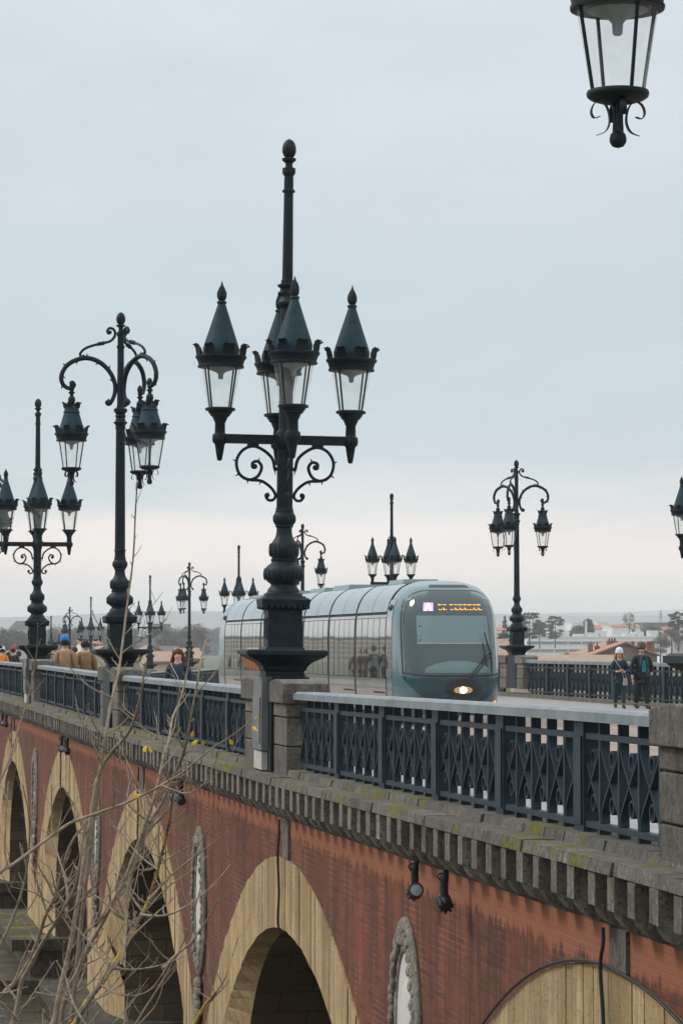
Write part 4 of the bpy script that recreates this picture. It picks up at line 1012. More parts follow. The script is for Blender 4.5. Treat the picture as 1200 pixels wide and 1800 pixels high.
# side skin: modules parted by dark bellows
bands = [2.42, 6.4, 10.2, 14.2, 18.0, 21.9, 25.9, 29.6]
for k, (a, b) in enumerate(zip(bands, bands[1:])):
    a2, b2 = a + .12, b - .12
    m = MB(); roof_strip(m, a2, b2, .012, 2.66); rf = m.build('roof_panel', 'tram_roof', tram, smooth=True)
    m = MB(); mid = (a2 + b2) / 2; roof_strip(m, mid - .012, mid + .012, .018, 2.66); m.build('roof_seam', 'black_rubber', rf)
    for s in (-1, 1):
        lp = side_strip(MB(), a2, b2, .24, 1.06, .0, s, 4).build('lower_panel', 'tram_silver', tram, smooth=True)
        side_strip(MB(), a2 + .1, a2 + 1.5, .70, .74, .004, s, 1).build('panel_slot', 'black_rubber', lp)
        side_strip(MB(), a2, b2, 2.53, 2.60, .004, s, 2).build('upper_band', 'tram_silver', tram, smooth=True)
        rr = random.Random(k * 7 + s); npn = 5; cuts = [a2 + (b2 - a2) * q_ / npn for q_ in range(npn + 1)]
        for c0, c1 in zip(cuts, cuts[1:]):
            pn = side_strip(MB(), c0 + .03, c1 - .03, 1.075, 2.515, .006, s, 5, rr.uniform(-.004, .004)).build('window_pane', 'tram_glass', tram, smooth=True)
            pn.rotation_euler = (0, 0, 0)
    m = MB(); 
    for s in (-1, 1): side_strip(m, b - .11, b + .11, .24, 2.64, -.004, s, 8)
    roof_strip(m, b - .11, b + .11, -.002, 2.6); m.build('bellows', 'black_rubber', tram, smooth=True)
for (x0, x1, y0, y1, z1) in ((-.5, .5, 4.0, 5.9, 3.49), (-.55, .55, 11, 13.4, 3.5), (-.5, .5, 15, 17.4, 3.49), (-.55, .55, 20, 21.5, 3.5), (-.45, .45, 26.5, 29, 3.49)):
    m = MB(); m.box(x0, x1, y0, y1, 3.3, z1, top=(.08, .06)); m.build('roof_unit', 'tram_roof_box', tram)
for s in (-1, 1):
    side_strip(MB(), 1.78, 2.40, 1.10, 2.95, .02, s, 8).build('cab_door', 'tram_glass', tram, smooth=True)
    side_strip(MB(), 1.70, 2.36, .24, 1.05, .012, s, 5).build('cab_skirt', 'tram_teal', tram, smooth=True)
    for yy in (2.1, TR_L - 2.1):
        MB().ball((s * 1.16, yy, 2.76), (.06, .07, .09), 10, 8).tube([(s * 1.04, yy, 2.76), (s * 1.15, yy, 2.76)], .02, 6).build('mirror', 'tram_deep_teal', tram, smooth=True)
for yy in (3.6, 5.2, 15.2, 16.8, 26.6, 28.2):
    for s in (-1, 1): MB().tube([(s * .66, yy, .32), (s * .80, yy, .32)], .30, 18).build('wheel', 'black_rubber', tram, smooth=True)

# ================================================================ people
def skin_mesh(name, joints, edges, mat, parent, root=0, lvl=1):
    me = bpy.data.meshes.new(name); me.from_pydata([j[0] for j in joints], edges, []); me.materials.append(MATS[mat])
    o = put(name, me, parent)
    md = o.modifiers.new('skin', 'SKIN'); md.use_smooth_shade = True
    if not me.skin_vertices: me.attributes.new('skin', 'FLOAT', 'POINT') if False else None
    sv = me.skin_vertices[0].data if me.skin_vertices else None
    if sv is None:
        bpy.context.view_layer.objects.active = o; bpy.ops.mesh.customdata_skin_add(); sv = me.skin_vertices[0].data
    for i, j in enumerate(joints):
        r = j[1]; sv[i].radius = (r, r) if isinstance(r, (int, float)) else r; sv[i].use_root = (i == root)
    sb = o.modifiers.new('subsurf', 'SUBSURF'); sb.levels = lvl; sb.render_levels = lvl
    return o
def person(x, y, z, face, label, h=1.75, top='cloth_navy', legs='cloth_black', hat=None, hair='hair_dark', long_hair=False, pose='walk', stride=.16, bulk=1.0, hem=.80, backpack=None, bag=None, scarf=None, shirt=None, full=True, turn=0):
    k = h / 1.75
    t = empty('person', (x, y, z), (0, 0, R(face))); t.scale = (k, k, k); tag(t, label, 'person', 'people on the bridge pavements')
    # figure faces -Y
    s = stride
    if pose == 'phone': arm = {1: [(.26, -.02, 1.14), (.10, -.27, 1.10), (.05, -.31, 1.13)], -1: [(-.26, -.02, 1.14), (-.09, -.26, 1.12), (-.03, -.31, 1.14)]}
    elif pose == 'pocket': arm = {1: [(.33, .06, 1.14), (.27, -.05, .96), (.24, -.07, .92)], -1: [(-.30, .02, 1.13), (-.30, -.06, .88), (-.30, -.08, .80)]}
    else: arm = {1: [(.27, .05 + s * .3, 1.13), (.27, -.02 + s * .5, .88), (.26, -.04 + s * .5, .79)], -1: [(-.27, .05 - s * .3, 1.13), (-.27, -.06 - s * .5, .89), (-.26, -.09 - s * .5, .80)]}
    leg = {1: [(.10, -s * .5, .50), (.10, -s, .09), (.11, -s - .16, .035)], -1: [(-.10, s * .25, .50), (-.10, s + .03, .11), (-.11, s - .12, .04)]}
    b = bulk
    J = [((0, 0, .95), .135 * b), ((0, .01, 1.12), .125 * b), ((0, .01, 1.30), (.165 * b, .12 * b)), ((0, .01, 1.44), .09), ((0, 0, 1.52), .055), ((0, -.015, 1.60), .085), ((0, -.02, 1.68), .092)]; E = [(0, 1), (1, 2), (2, 3), (3, 4), (4, 5), (5, 6)]
    JT = [(p, (r if isinstance(r, tuple) else (r, r))) for p, r in J[:4]]; JT = [(p, (r[0] + .035, r[1] + .04)) for p, r in JT]; JT[3] = (JT[3][0], (.085, .085)); JT[0] = ((0, 0, .90), (.17 * b, .15 * b)); ET = [(0, 1), (1, 2), (2, 3)]
    JT.append(((0, 0, hem), (.175 * b, .155 * b))); ET.append((0, 4))
    JL = [((0, 0, .96), .14 * b)]; EL = []
    for sd_ in (1, -1):
        i = len(J); J += [((sd_ * .17 * b, .01, 1.42), .062), (arm[sd_][0], .045), (arm[sd_][1], .035), (arm[sd_][2], .03)]; E += [(3, i), (i, i + 1), (i + 1, i + 2), (i + 2, i + 3)]
        i = len(JT); JT += [((sd_ * .175 * b, .01, 1.41), .085), (arm[sd_][0], .066), (tuple(.85 * q1 + .15 * q0 for q0, q1 in zip(arm[sd_][0], arm[sd_][1])), .055)]; ET += [(3, i), (i, i + 1), (i + 1, i + 2)]
        i = len(J); J += [((sd_ * .09, 0, .90), .085), (leg[sd_][0], .06), (leg[sd_][1], .042)]; E += [(0, i), (i, i + 1), (i + 1, i + 2)]
        i = len(JL); JL += [((sd_ * .095, 0, .86), .105 * b), (leg[sd_][0], .078 * b), (tuple(q + d for q, d in zip(leg[sd_][1], (0, 0, .03))), .066)]; EL += [(0, i), (i, i + 1), (i + 1, i + 2)]
    skin_mesh('body', J, E, 'skin', t); skin_mesh('jacket', JT, ET, top, t); skin_mesh('trousers', JL, EL, legs, t)
    for sd_ in (1, -1):
        a, toe = Vector(leg[sd_][1]), Vector(leg[sd_][2])
        sh = MB(); sh.ball((a.x, a.y + .01, a.z - .02), (.05, .065, .06), 10, 6); sh.ball(((a.x + toe.x) / 2, (a.y + toe.y) / 2 - .02, (a.z + toe.z) / 2 - .015), (.05, .13, .048), 10, 6); sh.build('shoe', 'shoe', t, smooth=True)
        hnd, wr = Vector(arm[sd_][2]), Vector(arm[sd_][1]); d = (hnd - wr).normalized()
        if pose == 'pocket' and sd_ == 1: continue
        hm = MB(); hm.ball(hnd + d * .03, (.034, .022, .042), 8, 6); sdv = d.orthogonal().normalized()
        for q in range(4):
            o_ = hnd + d * .06 + sdv * (.024 * (q - 1.5) / 1.5)
            bend = Vector((0, -.025, 0)); L_ = (.055, .066, .07, .058)[q]
            hm.tube([o_, o_ + d * L_ * .55 + bend * .3, o_ + d * L_ + bend], [.0095, .009, .007], 6)
        hm.tube([hnd + sdv * .03 + d * .01, hnd + sdv * .05 + d * .04 + Vector((0, -.01, 0)), hnd + sdv * .045 + d * .07 + Vector((0, -.03, 0))], [.012, .01, .008], 6)
        hm.build('hand', 'skin', t, smooth=True)
    hd = empty('head_features', (0, 0, 0), parent=t) if False else t
    if full:
        MB().lathe([(.004, -.018), (.013, -.012), (.016, 0), (.009, .02), (.005, .045)], 8, (0, -.115, 1.615)).build('nose', 'skin', t, smooth=True)
        for sd_ in (1, -1):
            MB().ball((sd_ * .034, -.098, 1.648), (.013, .009, .008), 8, 5).build('eye', 'hair_dark', t, smooth=True)
            MB().ball((sd_ * .093, 0, 1.63), (.014, .022, .03), 8, 5).build('ear', 'skin', t, smooth=True)
        MB().ball((0, -.098, 1.575), (.026, .01, .007), 8, 5).build('mouth', 'lips', t, smooth=True)
    # hair: a cap of locks over the skull
    hm = MB(); rr = random.Random(int(x * 100) + int(y)); 
    hm.ball((0, .035, 1.70), (.106, .105, .095), 14, 8)
    if long_hair:
        for q in range(44):
            a = rr.uniform(R(-20), R(200)) ; r0 = .10; px, py = math.cos(a) * r0, .02 + math.sin(a) * r0
            L_ = rr.uniform(.14, .24); hm.tube([(px * .8, py * .8, 1.72), (px * 1.12, py * 1.1, 1.66), (px * 1.35 + rr.uniform(-.02, .02), py * 1.2, 1.66 - L_ * .6), (px * 1.2 + rr.uniform(-.03, .03), py * 1.05, 1.66 - L_)], [.02, .026, .024, .008], 6)
    else:
        for q in range(26):
            a = rr.uniform(R(0), R(180)); px, py = math.cos(a) * .098, .02 + math.sin(a) * .1
            hm.tube([(px * .9, py, 1.72), (px * 1.06, py * 1.05, 1.66), (px * .98, py, 1.60)], [.02, .02, .008], 5)
    if hair: hm.build('hair', hair, t, smooth=True)
    if hat: MB().lathe([(.117, -.02), (.122, .0), (.122, .035), (.116, .045), (.117, .08), (.10, .125), (.06, .16), (.02, .175)], 16, (0, .005, 1.70)).build('hat', hat, t, smooth=True)
    if backpack: bevel(MB().box(-.16, .16, .14, .30, 1.0, 1.42, top=(.03, .02)).build('backpack', backpack, t), .04, 2)
    if bag:
        bevel(MB().box(.08, .22, -.24, -.14, .70, .92, top=(.01, .01)).build('bag', bag, t), .02, 2)
        MB().tube(smooth_path([(.10, -.2, .92), (.02, -.2, 1.2), (-.12, -.14, 1.43), (-.1, .1, 1.46), (.1, .15, 1.2), (.2, -.14, .92)], 4), .008, 5).build('bag_strap', bag, t)
    if shirt:
        MB().box(-.05, .05, -.185, -.15, 1.02, 1.36, top=(-.03, 0)).build('shirt', shirt, t); skin_mesh('shirt_hem', [((0, 0, .84), (.185 * b, .165 * b)), ((0, 0, .80), (.185 * b, .165 * b)), ((0, 0, .78), (.18 * b, .16 * b))], [(0, 1), (1, 2)], shirt, t)
    if scarf:
        m = MB(); m.tube(smooth_path([(.12, 0, 1.47), (0, -.13, 1.46), (-.12, 0, 1.47), (0, .1, 1.5), (.12, 0, 1.47)], 5), .045, 8); m.tube([(.05, -.14, 1.45), (.09, -.19, 1.3), (.1, -.19, 1.12)], [.045, .05, .04], 8); m.tube([(-.05, -.14, 1.45), (-.09, -.19, 1.32), (-.1, -.19, 1.18)], [.045, .05, .04], 8); m.build('scarf', scarf, t, smooth=True)
    if pose == 'phone':
        MB().box(-.01, .07, -.40, -.33, 1.15, 1.165).build('phone', 'cloth_black', t)
    return t
def foot_at(px, py_top, h, X):
    # a walker whose head is seen at a pixel column, standing on the pavement line x = X
    d = ray_dir(px, py_top); return CAM + d * ((X - CAM.x) / d.x)
def place(px, X, **kw):
    q_ = foot_at(px, 1130, 0, X); return q_.x, q_.y, prof(q_.y)
px_ = place(1088, 16.3); person(*px_, -8, 'woman in a white knit hat and navy puffer jacket looking at her phone', h=1.58, top='cloth_navy', legs='cloth_dark_green', hat='cloth_white', hair='hair_blond', long_hair=True, pose='phone', stride=.17, hem=.78, bag='bag_cream')
px_ = place(1127, 16.7); person(*px_, 6, 'man in a brown beanie and black jacket over a teal shirt, hand in pocket', h=1.73, top='cloth_black', legs='cloth_black', hat='cloth_brown', hair='hair_dark', pose='pocket', stride=.15, bulk=1.15, hem=.86, scarf='scarf', shirt='cloth_teal')
px_ = place(313, 1.75); person(*px_, -18, 'woman with short auburn hair in a dark navy coat behind the railing', h=1.68, top='cloth_navy', legs='cloth_black', hair='hair_auburn', long_hair=True, stride=.12, hem=.7, bag='bag_cream')
px_ = place(114, 1.15); person(*px_, 172, 'man in a camel jacket and bright blue cap seen from behind', h=1.90, top='cloth_camel', legs='denim', hat='cloth_blue', hair='hair_dark', stride=.14, bulk=1.12, hem=.85)
px_ = place(150, 1.75); person(*px_, 185, 'bareheaded man in an ochre brown jacket seen from behind', h=1.84, top='cloth_ochre', legs='denim', hair='hair_dark', stride=.12, bulk=1.12, hem=.85)
px_ = place(95, 2.35); person(*px_, 180, 'person in dark clothes with a grey backpack left of the camel jacket', h=1.74, top='cloth_black', legs='cloth_black', hat='cloth_black', hair='hair_dark', stride=.15, backpack='cloth_grey', hem=.82)
px_ = place(131, 3.0); person(*px_, 178, 'person half hidden between the two men in brown jackets', h=1.66, top='cloth_brown', legs='cloth_black', hair='hair_auburn', stride=.1)
px_ = place(524, 1.3); person(*px_, 95, 'person in black with one elbow out beside the foot of the middle lamp', h=1.35 / .8, top='cloth_black', legs='cloth_black', hair='hair_dark', pose='pocket', stride=.1)
for px0, X0, tp, ht, hr, lb in ((4, 2.4, 'cloth_orange', 'cloth_white', 'hair_dark', 'distant walker in an orange jacket and pale hat at the left edge'), (23, 2.9, 'cloth_black', 'cloth_red', 'hair_dark', 'distant walker in black with a dark red hat near the left edge'),
                            (15, 3.6, 'cloth_black', None, 'hair_dark', 'distant bareheaded walker between the orange jacket and the red hat'), (33, 4.2, 'cloth_grey', 'cloth_black', 'hair_dark', 'distant walker in grey right of the red hat')):
    px_ = place(px0, X0); person(*px_, 178, lb, h=1.74, top=tp, legs='cloth_black', hat=ht, hair=hr, full=False)

# ================================================================ bare tree on the near bank
TZ = 17.0
tree = empty('bare_tree', tuple(on_depth(70, 1130, TZ).xy) + (-5.15,)); tag(tree, 'bare tree with lichen-spotted branches and a few yellow leaves in front of the arches', 'tree')
T0 = tree.location.copy()
def tp(px, py, dz=0): return on_depth(px, py, TZ + dz) - T0
tr = random.Random(21)
branches = [   # (points in the picture plane of the tree, depth offset, radius base, tip, material)
    ([(95, 2300), (118, 1900), (140, 1650), (160, 1480), (180, 1327), (186, 1290), (195, 1237), (207, 1187), (213, 1150), (224, 1060), (234, 980), (238, 900), (241, 848)], .0, .036, .008, 'bark'),
    ([(60, 2000), (96, 1790), (128, 1640), (150, 1500), (172, 1370), (193, 1327), (223, 1292), (238, 1260), (248, 1217), (256, 1165)], -.6, .042, .012, 'bark'),
    ([(107, 1990), (107, 1796), (139, 1700), (187, 1609), (229, 1524), (262, 1430), (277, 1380), (290, 1322), (298, 1297), (303, 1263), (317, 1230), (329, 1180), (333, 1140)], .5, .038, .010, 'bark'),
    ([(229, 1524), (250, 1470), (285, 1410), (312, 1350), (323, 1322), (330, 1290), (336, 1255), (347, 1200), (353, 1160), (362, 1125)], .5, .030, .008, 'bark'),
    ([(-60, 1580), (0, 1533), (27, 1517), (107, 1458), (139, 1441), (213, 1415), (253, 1397), (283, 1381), (320, 1359), (370, 1318), (412, 1290), (446, 1262)], -1.2, .026, .005, 'bark'),
    ([(70, 1990), (133, 1799), (176, 1732), (195, 1703), (224, 1657), (248, 1609), (261, 1583), (277, 1529), (292, 1470), (299, 1433), (307, 1375)], -.9, .044, .012, 'bark_lichen'),
    ([(-40, 1830), (0, 1755), (32, 1721), (60, 1670), (80, 1610), (96, 1577), (123, 1487), (160, 1433), (172, 1390)], .2, .040, .012, 'bark'),
    ([(20, 1990), (32, 1760), (52, 1700), (80, 1650), (105, 1610), (132, 1560), (140, 1520), (150, 1440)], -.3, .036, .014, 'bark'),
    ([(195, 1703), (235, 1705), (280, 1698), (331, 1679)], -.9, .018, .004, 'bark'),
    ([(248, 1609), (290, 1610), (330, 1592), (370, 1560), (405, 1520)], -.9, .018, .004, 'bark'),
    ([(120, 1990), (215, 1860), (240, 1799), (288, 1721), (331, 1636), (352, 1560)], .8, .024, .005, 'bark'),
    ([(250, 1990), (347, 1790), (373, 1753), (395, 1721), (421, 1641)], .4, .026, .005, 'bark_lichen'),
    ([(195, 1703), (160, 1660), (124, 1619), (100, 1570), (90, 1530)], -.9, .020, .006, 'bark'),
    ([(261, 1583), (300, 1540), (350, 1500), (402, 1462)], -.9, .018, .004, 'bark'),
    ([(-20, 1700), (20, 1620), (45, 1540), (52, 1450), (40, 1380)], -.5, .022, .006, 'bark'),
    ([(0, 1990), (8, 1830), (30, 1790), (60, 1745), (96, 1690)], .4, .020, .005, 'bark'),
    ([(-30, 1435), (10, 1350), (30, 1290), (50, 1225), (64, 1150), (66, 1095)], -1.0, .020, .005, 'bark'),
    ([(96, 1577), (130, 1540), (150, 1500), (175, 1480)], .2, .014, .004, 'bark'),
    ([(139, 1700), (180, 1680), (215, 1630), (232, 1600)], .5, .014, .004, 'bark'),
    ([(60, 1745), (110, 1752), (150, 1735), (180, 1700), (200, 1650)], .4, .014, .004, 'bark'),
    ([(283, 1381), (330, 1395), (365, 1370), (385, 1320)], -1.2, .014, .004, 'bark'),
    ([(277, 1529), (240, 1500), (215, 1465), (190, 1450)], -.9, .014, .004, 'bark'),
    ([(229, 1524), (262, 1530), (310, 1500), (352, 1478), (380, 1440)], .5, .014, .004, 'bark'),
    ([(128, 1640), (100, 1600), (60, 1570), (20, 1560)], -.6, .014, .004, 'bark'),
    ([(176, 1732), (215, 1750), (262, 1742), (300, 1690)], -.9, .014, .004, 'bark'),
]
for _ in range(9):
    bx, by = tr.uniform(-20, 300), tr.uniform(1560, 1900); ang = tr.uniform(.15, 1.15) * tr.choice((1, 1, 1, -1)); pl = [(bx, by)]
    for _j in range(tr.choice((4, 5, 6))):
        st_ = tr.uniform(30, 60); ang += tr.uniform(-.28, .28); bx += math.sin(ang) * st_; by -= math.cos(ang) * st_; pl.append((bx, by))
    branches.append((pl, tr.uniform(-1.4, 1.2), tr.uniform(.014, .024), .005, 'bark'))
budm = MB().ball((0, 0, 0), (.007, .007, .012), 5, 4)
for bi, (pts, dz, r0, r1, mt) in enumerate(branches):
    ph = tr.uniform(0, 6)
    P3 = [tp(x, y, dz + .35 * math.sin(ph + i * .55) * (0.3 + i / len(pts))) for i, (x, y) in enumerate(pts)]
    if bi in (0, 1, 2, 5, 6, 7): P3 = [Vector((tr.uniform(-.12, .12), tr.uniform(-.15, .15), .0))] + P3
    sp = smooth_path(P3, 5); n = len(sp)
    rad = [.49 * (r0 + (r1 - r0) * (i / (n - 1)) ** .8) * (1 + .08 * math.sin(i * 1.7)) for i in range(n)]
    b = MB().tube(sp, rad, 9).build('branch', mt, tree, smooth=True)
    # short knotty side twigs
    tw = MB(); i = 3
    while i < n - 1:
        p = sp[i]; world = p + T0
        if world.z > -2.6:
            t = (sp[i + 1] - sp[i - 1]).normalized(); side = RGT * tr.choice((-1, 1)) + FWD * tr.uniform(-.8, .8)
            d = (t * tr.uniform(.25, .9) + side * tr.uniform(.5, 1.0) + Vector((0, 0, tr.uniform(-.1, .6)))).normalized()
            L_ = tr.choice((.05, .08, .1, .14, .22, .34, .45)) * tr.uniform(.7, 1.1) * (1 if i < n * .72 else .4); q_ = [p]; dd = d.copy()
            for j in range(5):
                dd = (dd + Vector((tr.uniform(-.22, .22), tr.uniform(-.22, .22), tr.uniform(-.05, .3)))).normalized(); q_.append(q_[-1] + dd * L_ / 5)
            rb = min(rad[i] * .65, .0095); tw.tube(smooth_path(q_, 2), [rb * (1 - .65 * j / 10) for j in range(11)], 5)
            for j in (2, 3, 4, 5): tw.ball(q_[j] + Vector((tr.uniform(-.005, .005),) * 3), rb * .8, 5, 3)
            if L_ > .25:
                for j in (2, 4):
                    d2 = (dd + Vector((tr.uniform(-1, 1), tr.uniform(-1, 1), tr.uniform(-.2, .8)))).normalized(); tw.tube([q_[j], q_[j] + d2 * L_ * .2, q_[j] + d2 * L_ * .35 + Vector((0, 0, .02))], [rb * .5, rb * .4, rb * .2], 4)
        i += tr.choice((1, 2, 2, 3))
    if tw.f: tw.build('twigs', 'bark', b, smooth=True)['kind'] = 'stuff'
tm = MB().tube([Vector((0, 0, -.2)), Vector((.02, 0, .25)), Vector((-.03, .02, .7))], [.26, .2, .15], 12); tm.build('trunk', 'bark', tree, smooth=True)
for px, py, a, dzz in ((450, 1266, .5, -1.2), (447, 1280, 2.4, -1.2), (407, 1306, -.6, -1.2), (341, 1307, .8, -1.0), (358, 1308, -.5, -1.0), (254, 1318, .3, -.6), (265, 1319, -.4, -.6), (240, 1400, 1.2, -1.2), (338, 1293, .1, .5)):
    m = MB(); L_ = .030; pts = [(0, -.5), (.35, -.2), (.4, .15), (.2, .6), (0, 1), (-.2, .6), (-.4, .15), (-.35, -.2)]
    f0 = [(x * L_, .004 * math.cos(k), z * L_) for k, (x, z) in enumerate(pts)]; n = len(f0); m.add(f0 + [(x, y_ + .002, z) for x, y_, z in f0], [tuple(range(n)), tuple(n + i for i in range(n))[::-1]] + [(i, (i + 1) % n, n + (i + 1) % n, n + i) for i in range(n)])
    m.build('leaf', 'yellow_leaf', tree, tp(px, py, dzz), rot=(tr.uniform(-.5, .5), a, tr.uniform(-.7, .7)))

# ================================================================ the far bank
def house(px, pytop, Y, w_, d_, eave, ridge, base, label, wall='cream_wall', roof='roof_tile', gable_front=False, wins=(2, 3), chim=0, rot=0, cat='house', win_mat='far_window'):
    c = on_y(px, 1130, Y); t = empty('house', (c.x, Y, base), (0, 0, rot)); tag(t, label, cat, 'houses on the far bank')
    hw_, dep = w_ / 2, d_; e = eave - base; r = ridge - base
    m = MB()
    if gable_front: m.add([(-hw_, 0, 0), (hw_, 0, 0), (hw_, 0, e), (0, 0, r), (-hw_, 0, e), (-hw_, dep, 0), (hw_, dep, 0), (hw_, dep, e), (0, dep, r), (-hw_, dep, e)], [(0, 1, 2, 3, 4), (9, 8, 7, 6, 5), (0, 4, 9, 5), (1, 6, 7, 2)])
    else: m.add([(-hw_, 0, 0), (hw_, 0, 0), (hw_, dep, 0), (-hw_, dep, 0), (-hw_, 0, e), (hw_, 0, e), (hw_, dep, e), (-hw_, dep, e), (-hw_, dep / 2, r), (hw_, dep / 2, r)], [(0, 1, 5, 4), (1, 2, 6, 9, 5), (2, 3, 7, 6), (3, 0, 4, 8, 7)])
    m.build('wall', wall, t)
    m = MB(); o_ = .35; th = .18
    if gable_front:
        for s in (-1, 1): m.add([(s * (hw_ + o_), -.25, e - o_ * (r - e) / hw_), (0, -.25, r), (0, dep + .2, r), (s * (hw_ + o_), dep + .2, e - o_ * (r - e) / hw_), (s * (hw_ + o_), -.25, e - o_ * (r - e) / hw_ + th), (0, -.25, r + th), (0, dep + .2, r + th), (s * (hw_ + o_), dep + .2, e - o_ * (r - e) / hw_ + th)], [(0, 1, 2, 3), (7, 6, 5, 4), (0, 4, 5, 1), (3, 2, 6, 7), (0, 3, 7, 4)])
    else:
        for s, y0 in ((-1, -o_), (1, dep + o_)): m.add([(-hw_ - .2, y0, e - .15), (hw_ + .2, y0, e - .15), (hw_ + .2, dep / 2, r), (-hw_ - .2, dep / 2, r), (-hw_ - .2, y0, e - .15 + th), (hw_ + .2, y0, e - .15 + th), (hw_ + .2, dep / 2, r + th), (-hw_ - .2, dep / 2, r + th)], [(0, 1, 2, 3), (7, 6, 5, 4), (0, 4, 5, 1), (1, 5, 6, 2), (3, 7, 4, 0)])
    rf = m.build('roof', roof, t)
    nr, nc = wins
    for i in range(nr):
        for j in range(nc):
            zc_ = e * (i + .55) / nr; xc = -hw_ + w_ * (j + .5) / nc; ww = min(.55, w_ / nc * .3); hh = min(.75, e / nr * .32)
            wd = MB().box(xc - ww, xc + ww, -.03, .02, zc_ - hh, zc_ + hh).build('window', 'white_wall', t); MB().box(xc - ww * .85, xc + ww * .85, -.045, -.03, zc_ - hh * .88, zc_ + hh * .88).build('pane', win_mat, wd)
    for k in range(chim):
        xc = (-.35 + .7 * k / max(1, chim - 1)) * w_ if chim > 1 else .2 * w_
        m = MB(); m.box(xc - .45, xc + .45, dep * .4, dep * .4 + .7, r - 1.2, r + 1.1); m.box(xc - .52, xc + .52, dep * .4 - .07, dep * .4 + .77, r + 1.1, r + 1.25)
        ch = m.build('chimney', 'chimney_brick', rf)
        for q in range(3): MB().lathe([(.13, 0), (.11, .4), (.14, .42)], 8, (xc - .3 + .3 * q, dep * .4 + .35, r + 1.25)).build('chimney_pot', 'chimney_brick', ch)
    return t
def zpx(px, py, Y): return on_y(px, py, Y).z
B0 = -4.4
# right of the tram
house(1000, 1155, 300, 12.5, 9, zpx(1000, 1166, 300), zpx(1000, 1154, 305), B0, 'long low brown tiled roof just over the far parapet', roof='roof_tile_brown', wins=(1, 4))
house(1098, 1130, 306, 7.4, 9, zpx(1098, 1152, 306), zpx(1098, 1131, 306), B0, 'dark stone gabled house behind the walking couple', wall='stone_wall_far', roof='roof_tile', gable_front=True, wins=(1, 1), chim=0)
house(1060, 1140, 312, 6.0, 8, zpx(1060, 1158, 312), zpx(1060, 1149, 316), B0, 'tiled house with chimneys left of the dark gable', roof='roof_tile', chim=0, wins=(1, 2))
house(883, 1130, 302, 2.4, 7, zpx(883, 1152, 302), zpx(883, 1126, 306), B0, 'steep tiled roof between the tram and the crook lamp', roof='roof_tile_brown', wins=(1, 1))
def chimney_stack(px, py0, py1, Y, wpx, label, mat='chimney_brick', pots=3):
    sc_ = 5000 / (Y * 1.02); w_ = wpx / sc_; c = on_y(px, py1, Y); h_ = zpx(px, py0, Y) - c.z
    t = empty('chimney_stack', (c.x, Y, c.z)); tag(t, label, 'chimney', 'chimneys on the far roofs')
    m = MB(); m.box(-w_ / 2, w_ / 2, 0, w_ * .7, -1.2, h_ * .72); m.box(-w_ * .56, w_ * .56, -.06, w_ * .7 + .06, h_ * .72, h_ * .8); m.build('stack', mat, t)
    for k in range(pots): MB().lathe([(.10, h_ * .8), (.13, h_ * .84), (.09, h_ * .98), (.12, h_)], 8, ((k - (pots - 1) / 2) * w_ * .3, w_ * .35, 0)).build('chimney_pot', 'chimney_brick', t)
chimney_stack(1077, 1122, 1146, 309, 17, 'broad brick chimney left of the dark gable', 'stone_wall_far')
chimney_stack(1050, 1131, 1156, 309, 8, 'slim brick chimney on the tiled roof', pots=1)
chimney_stack(1038, 1128, 1152, 309, 8, 'slim grey chimney on the tiled roof', 'stone_wall_far', pots=1)
chimney_stack(1143, 1127, 1148, 309, 13, 'red brick chimney right of the man in the beanie')
chimney_stack(1112, 1127, 1138, 307, 4, 'thin red chimney on the dark gable', pots=1)
# long white building
def flat_block(px0, px1, pyt, Y, depth, base, label, rows, cols, name='apartment_block', wall='white_wall', wm='far_window_dim', strip=True):
    a = on_y(px0, pyt, Y); b = on_y(px1, pyt, Y); h_ = a.z - base; W = b.x - a.x
    t = empty(name, (a.x, Y, base)); tag(t, label, 'building', 'buildings on the far bank')
    MB().box(0, W, 0, depth, 0, h_).build('wall', wall, t); rf = MB().box(-.3, W + .3, -.3, depth + .3, h_, h_ + .5).build('roof', wall, t)
    for r_ in range(rows):
        z = h_ - 2.2 - r_ * (h_ - 2.4) / max(rows, 1)
        for c in range(cols):
            x = W * (c + .5) / cols; ww = W / cols * (.47 if strip else .3)
            wd = MB().box(x - ww, x + ww, -.08, 0, z - .6, z + .6).build('window', wm, t); MB().box(x - ww, x + ww, -.25, -.081, z - .75, z - .6).build('sill', wall, wd)
    return t, h_, W
wb, wh, ww_ = flat_block(925, 1166, 1121, 1150, 20, -8, 'long white building with strip windows beyond the far roofs', 3, 10)
for k in range(11):
    x = ww_ * (k + .4) / 11; hh = .8 + 2.0 * ((k * 37) % 7) / 7
    MB().box(x - 1.6, x + 1.2 + (k % 3), 4, 9, wh + .5, wh + .5 + hh).build('roof_plant', 'plant_metal', wb)
for x, hh in ((ww_ * .07, 7.5), (ww_ * .11, 5), (ww_ * .46, 7.0), (ww_ * .20, 4)): MB().lathe([(.5, wh), (.5, wh + hh), (.6, wh + hh + .1)], 10, (x, 6, 0)).build('flue', 'plant_metal', wb)
flat_block(1160, 1172, 1135, 1100, 12, -8, 'small white block right of the dark gable', 1, 1)
flat_block(1073, 1101, 1102, 1250, 14, -8, 'white tower block above the long white building', 2, 2)
flat_block(1005, 1045, 1096, 1700, 16, -8, 'pale distant block left of the white tower', 2, 4); flat_block(1050, 1068, 1095, 1750, 16, -8, 'narrow pale distant block beside the cypress', 2, 2)
flat_block(1130, 1180, 1096, 1500, 18, -8, 'dark flat roofed block below the pylon', 1, 5, wall='slate')
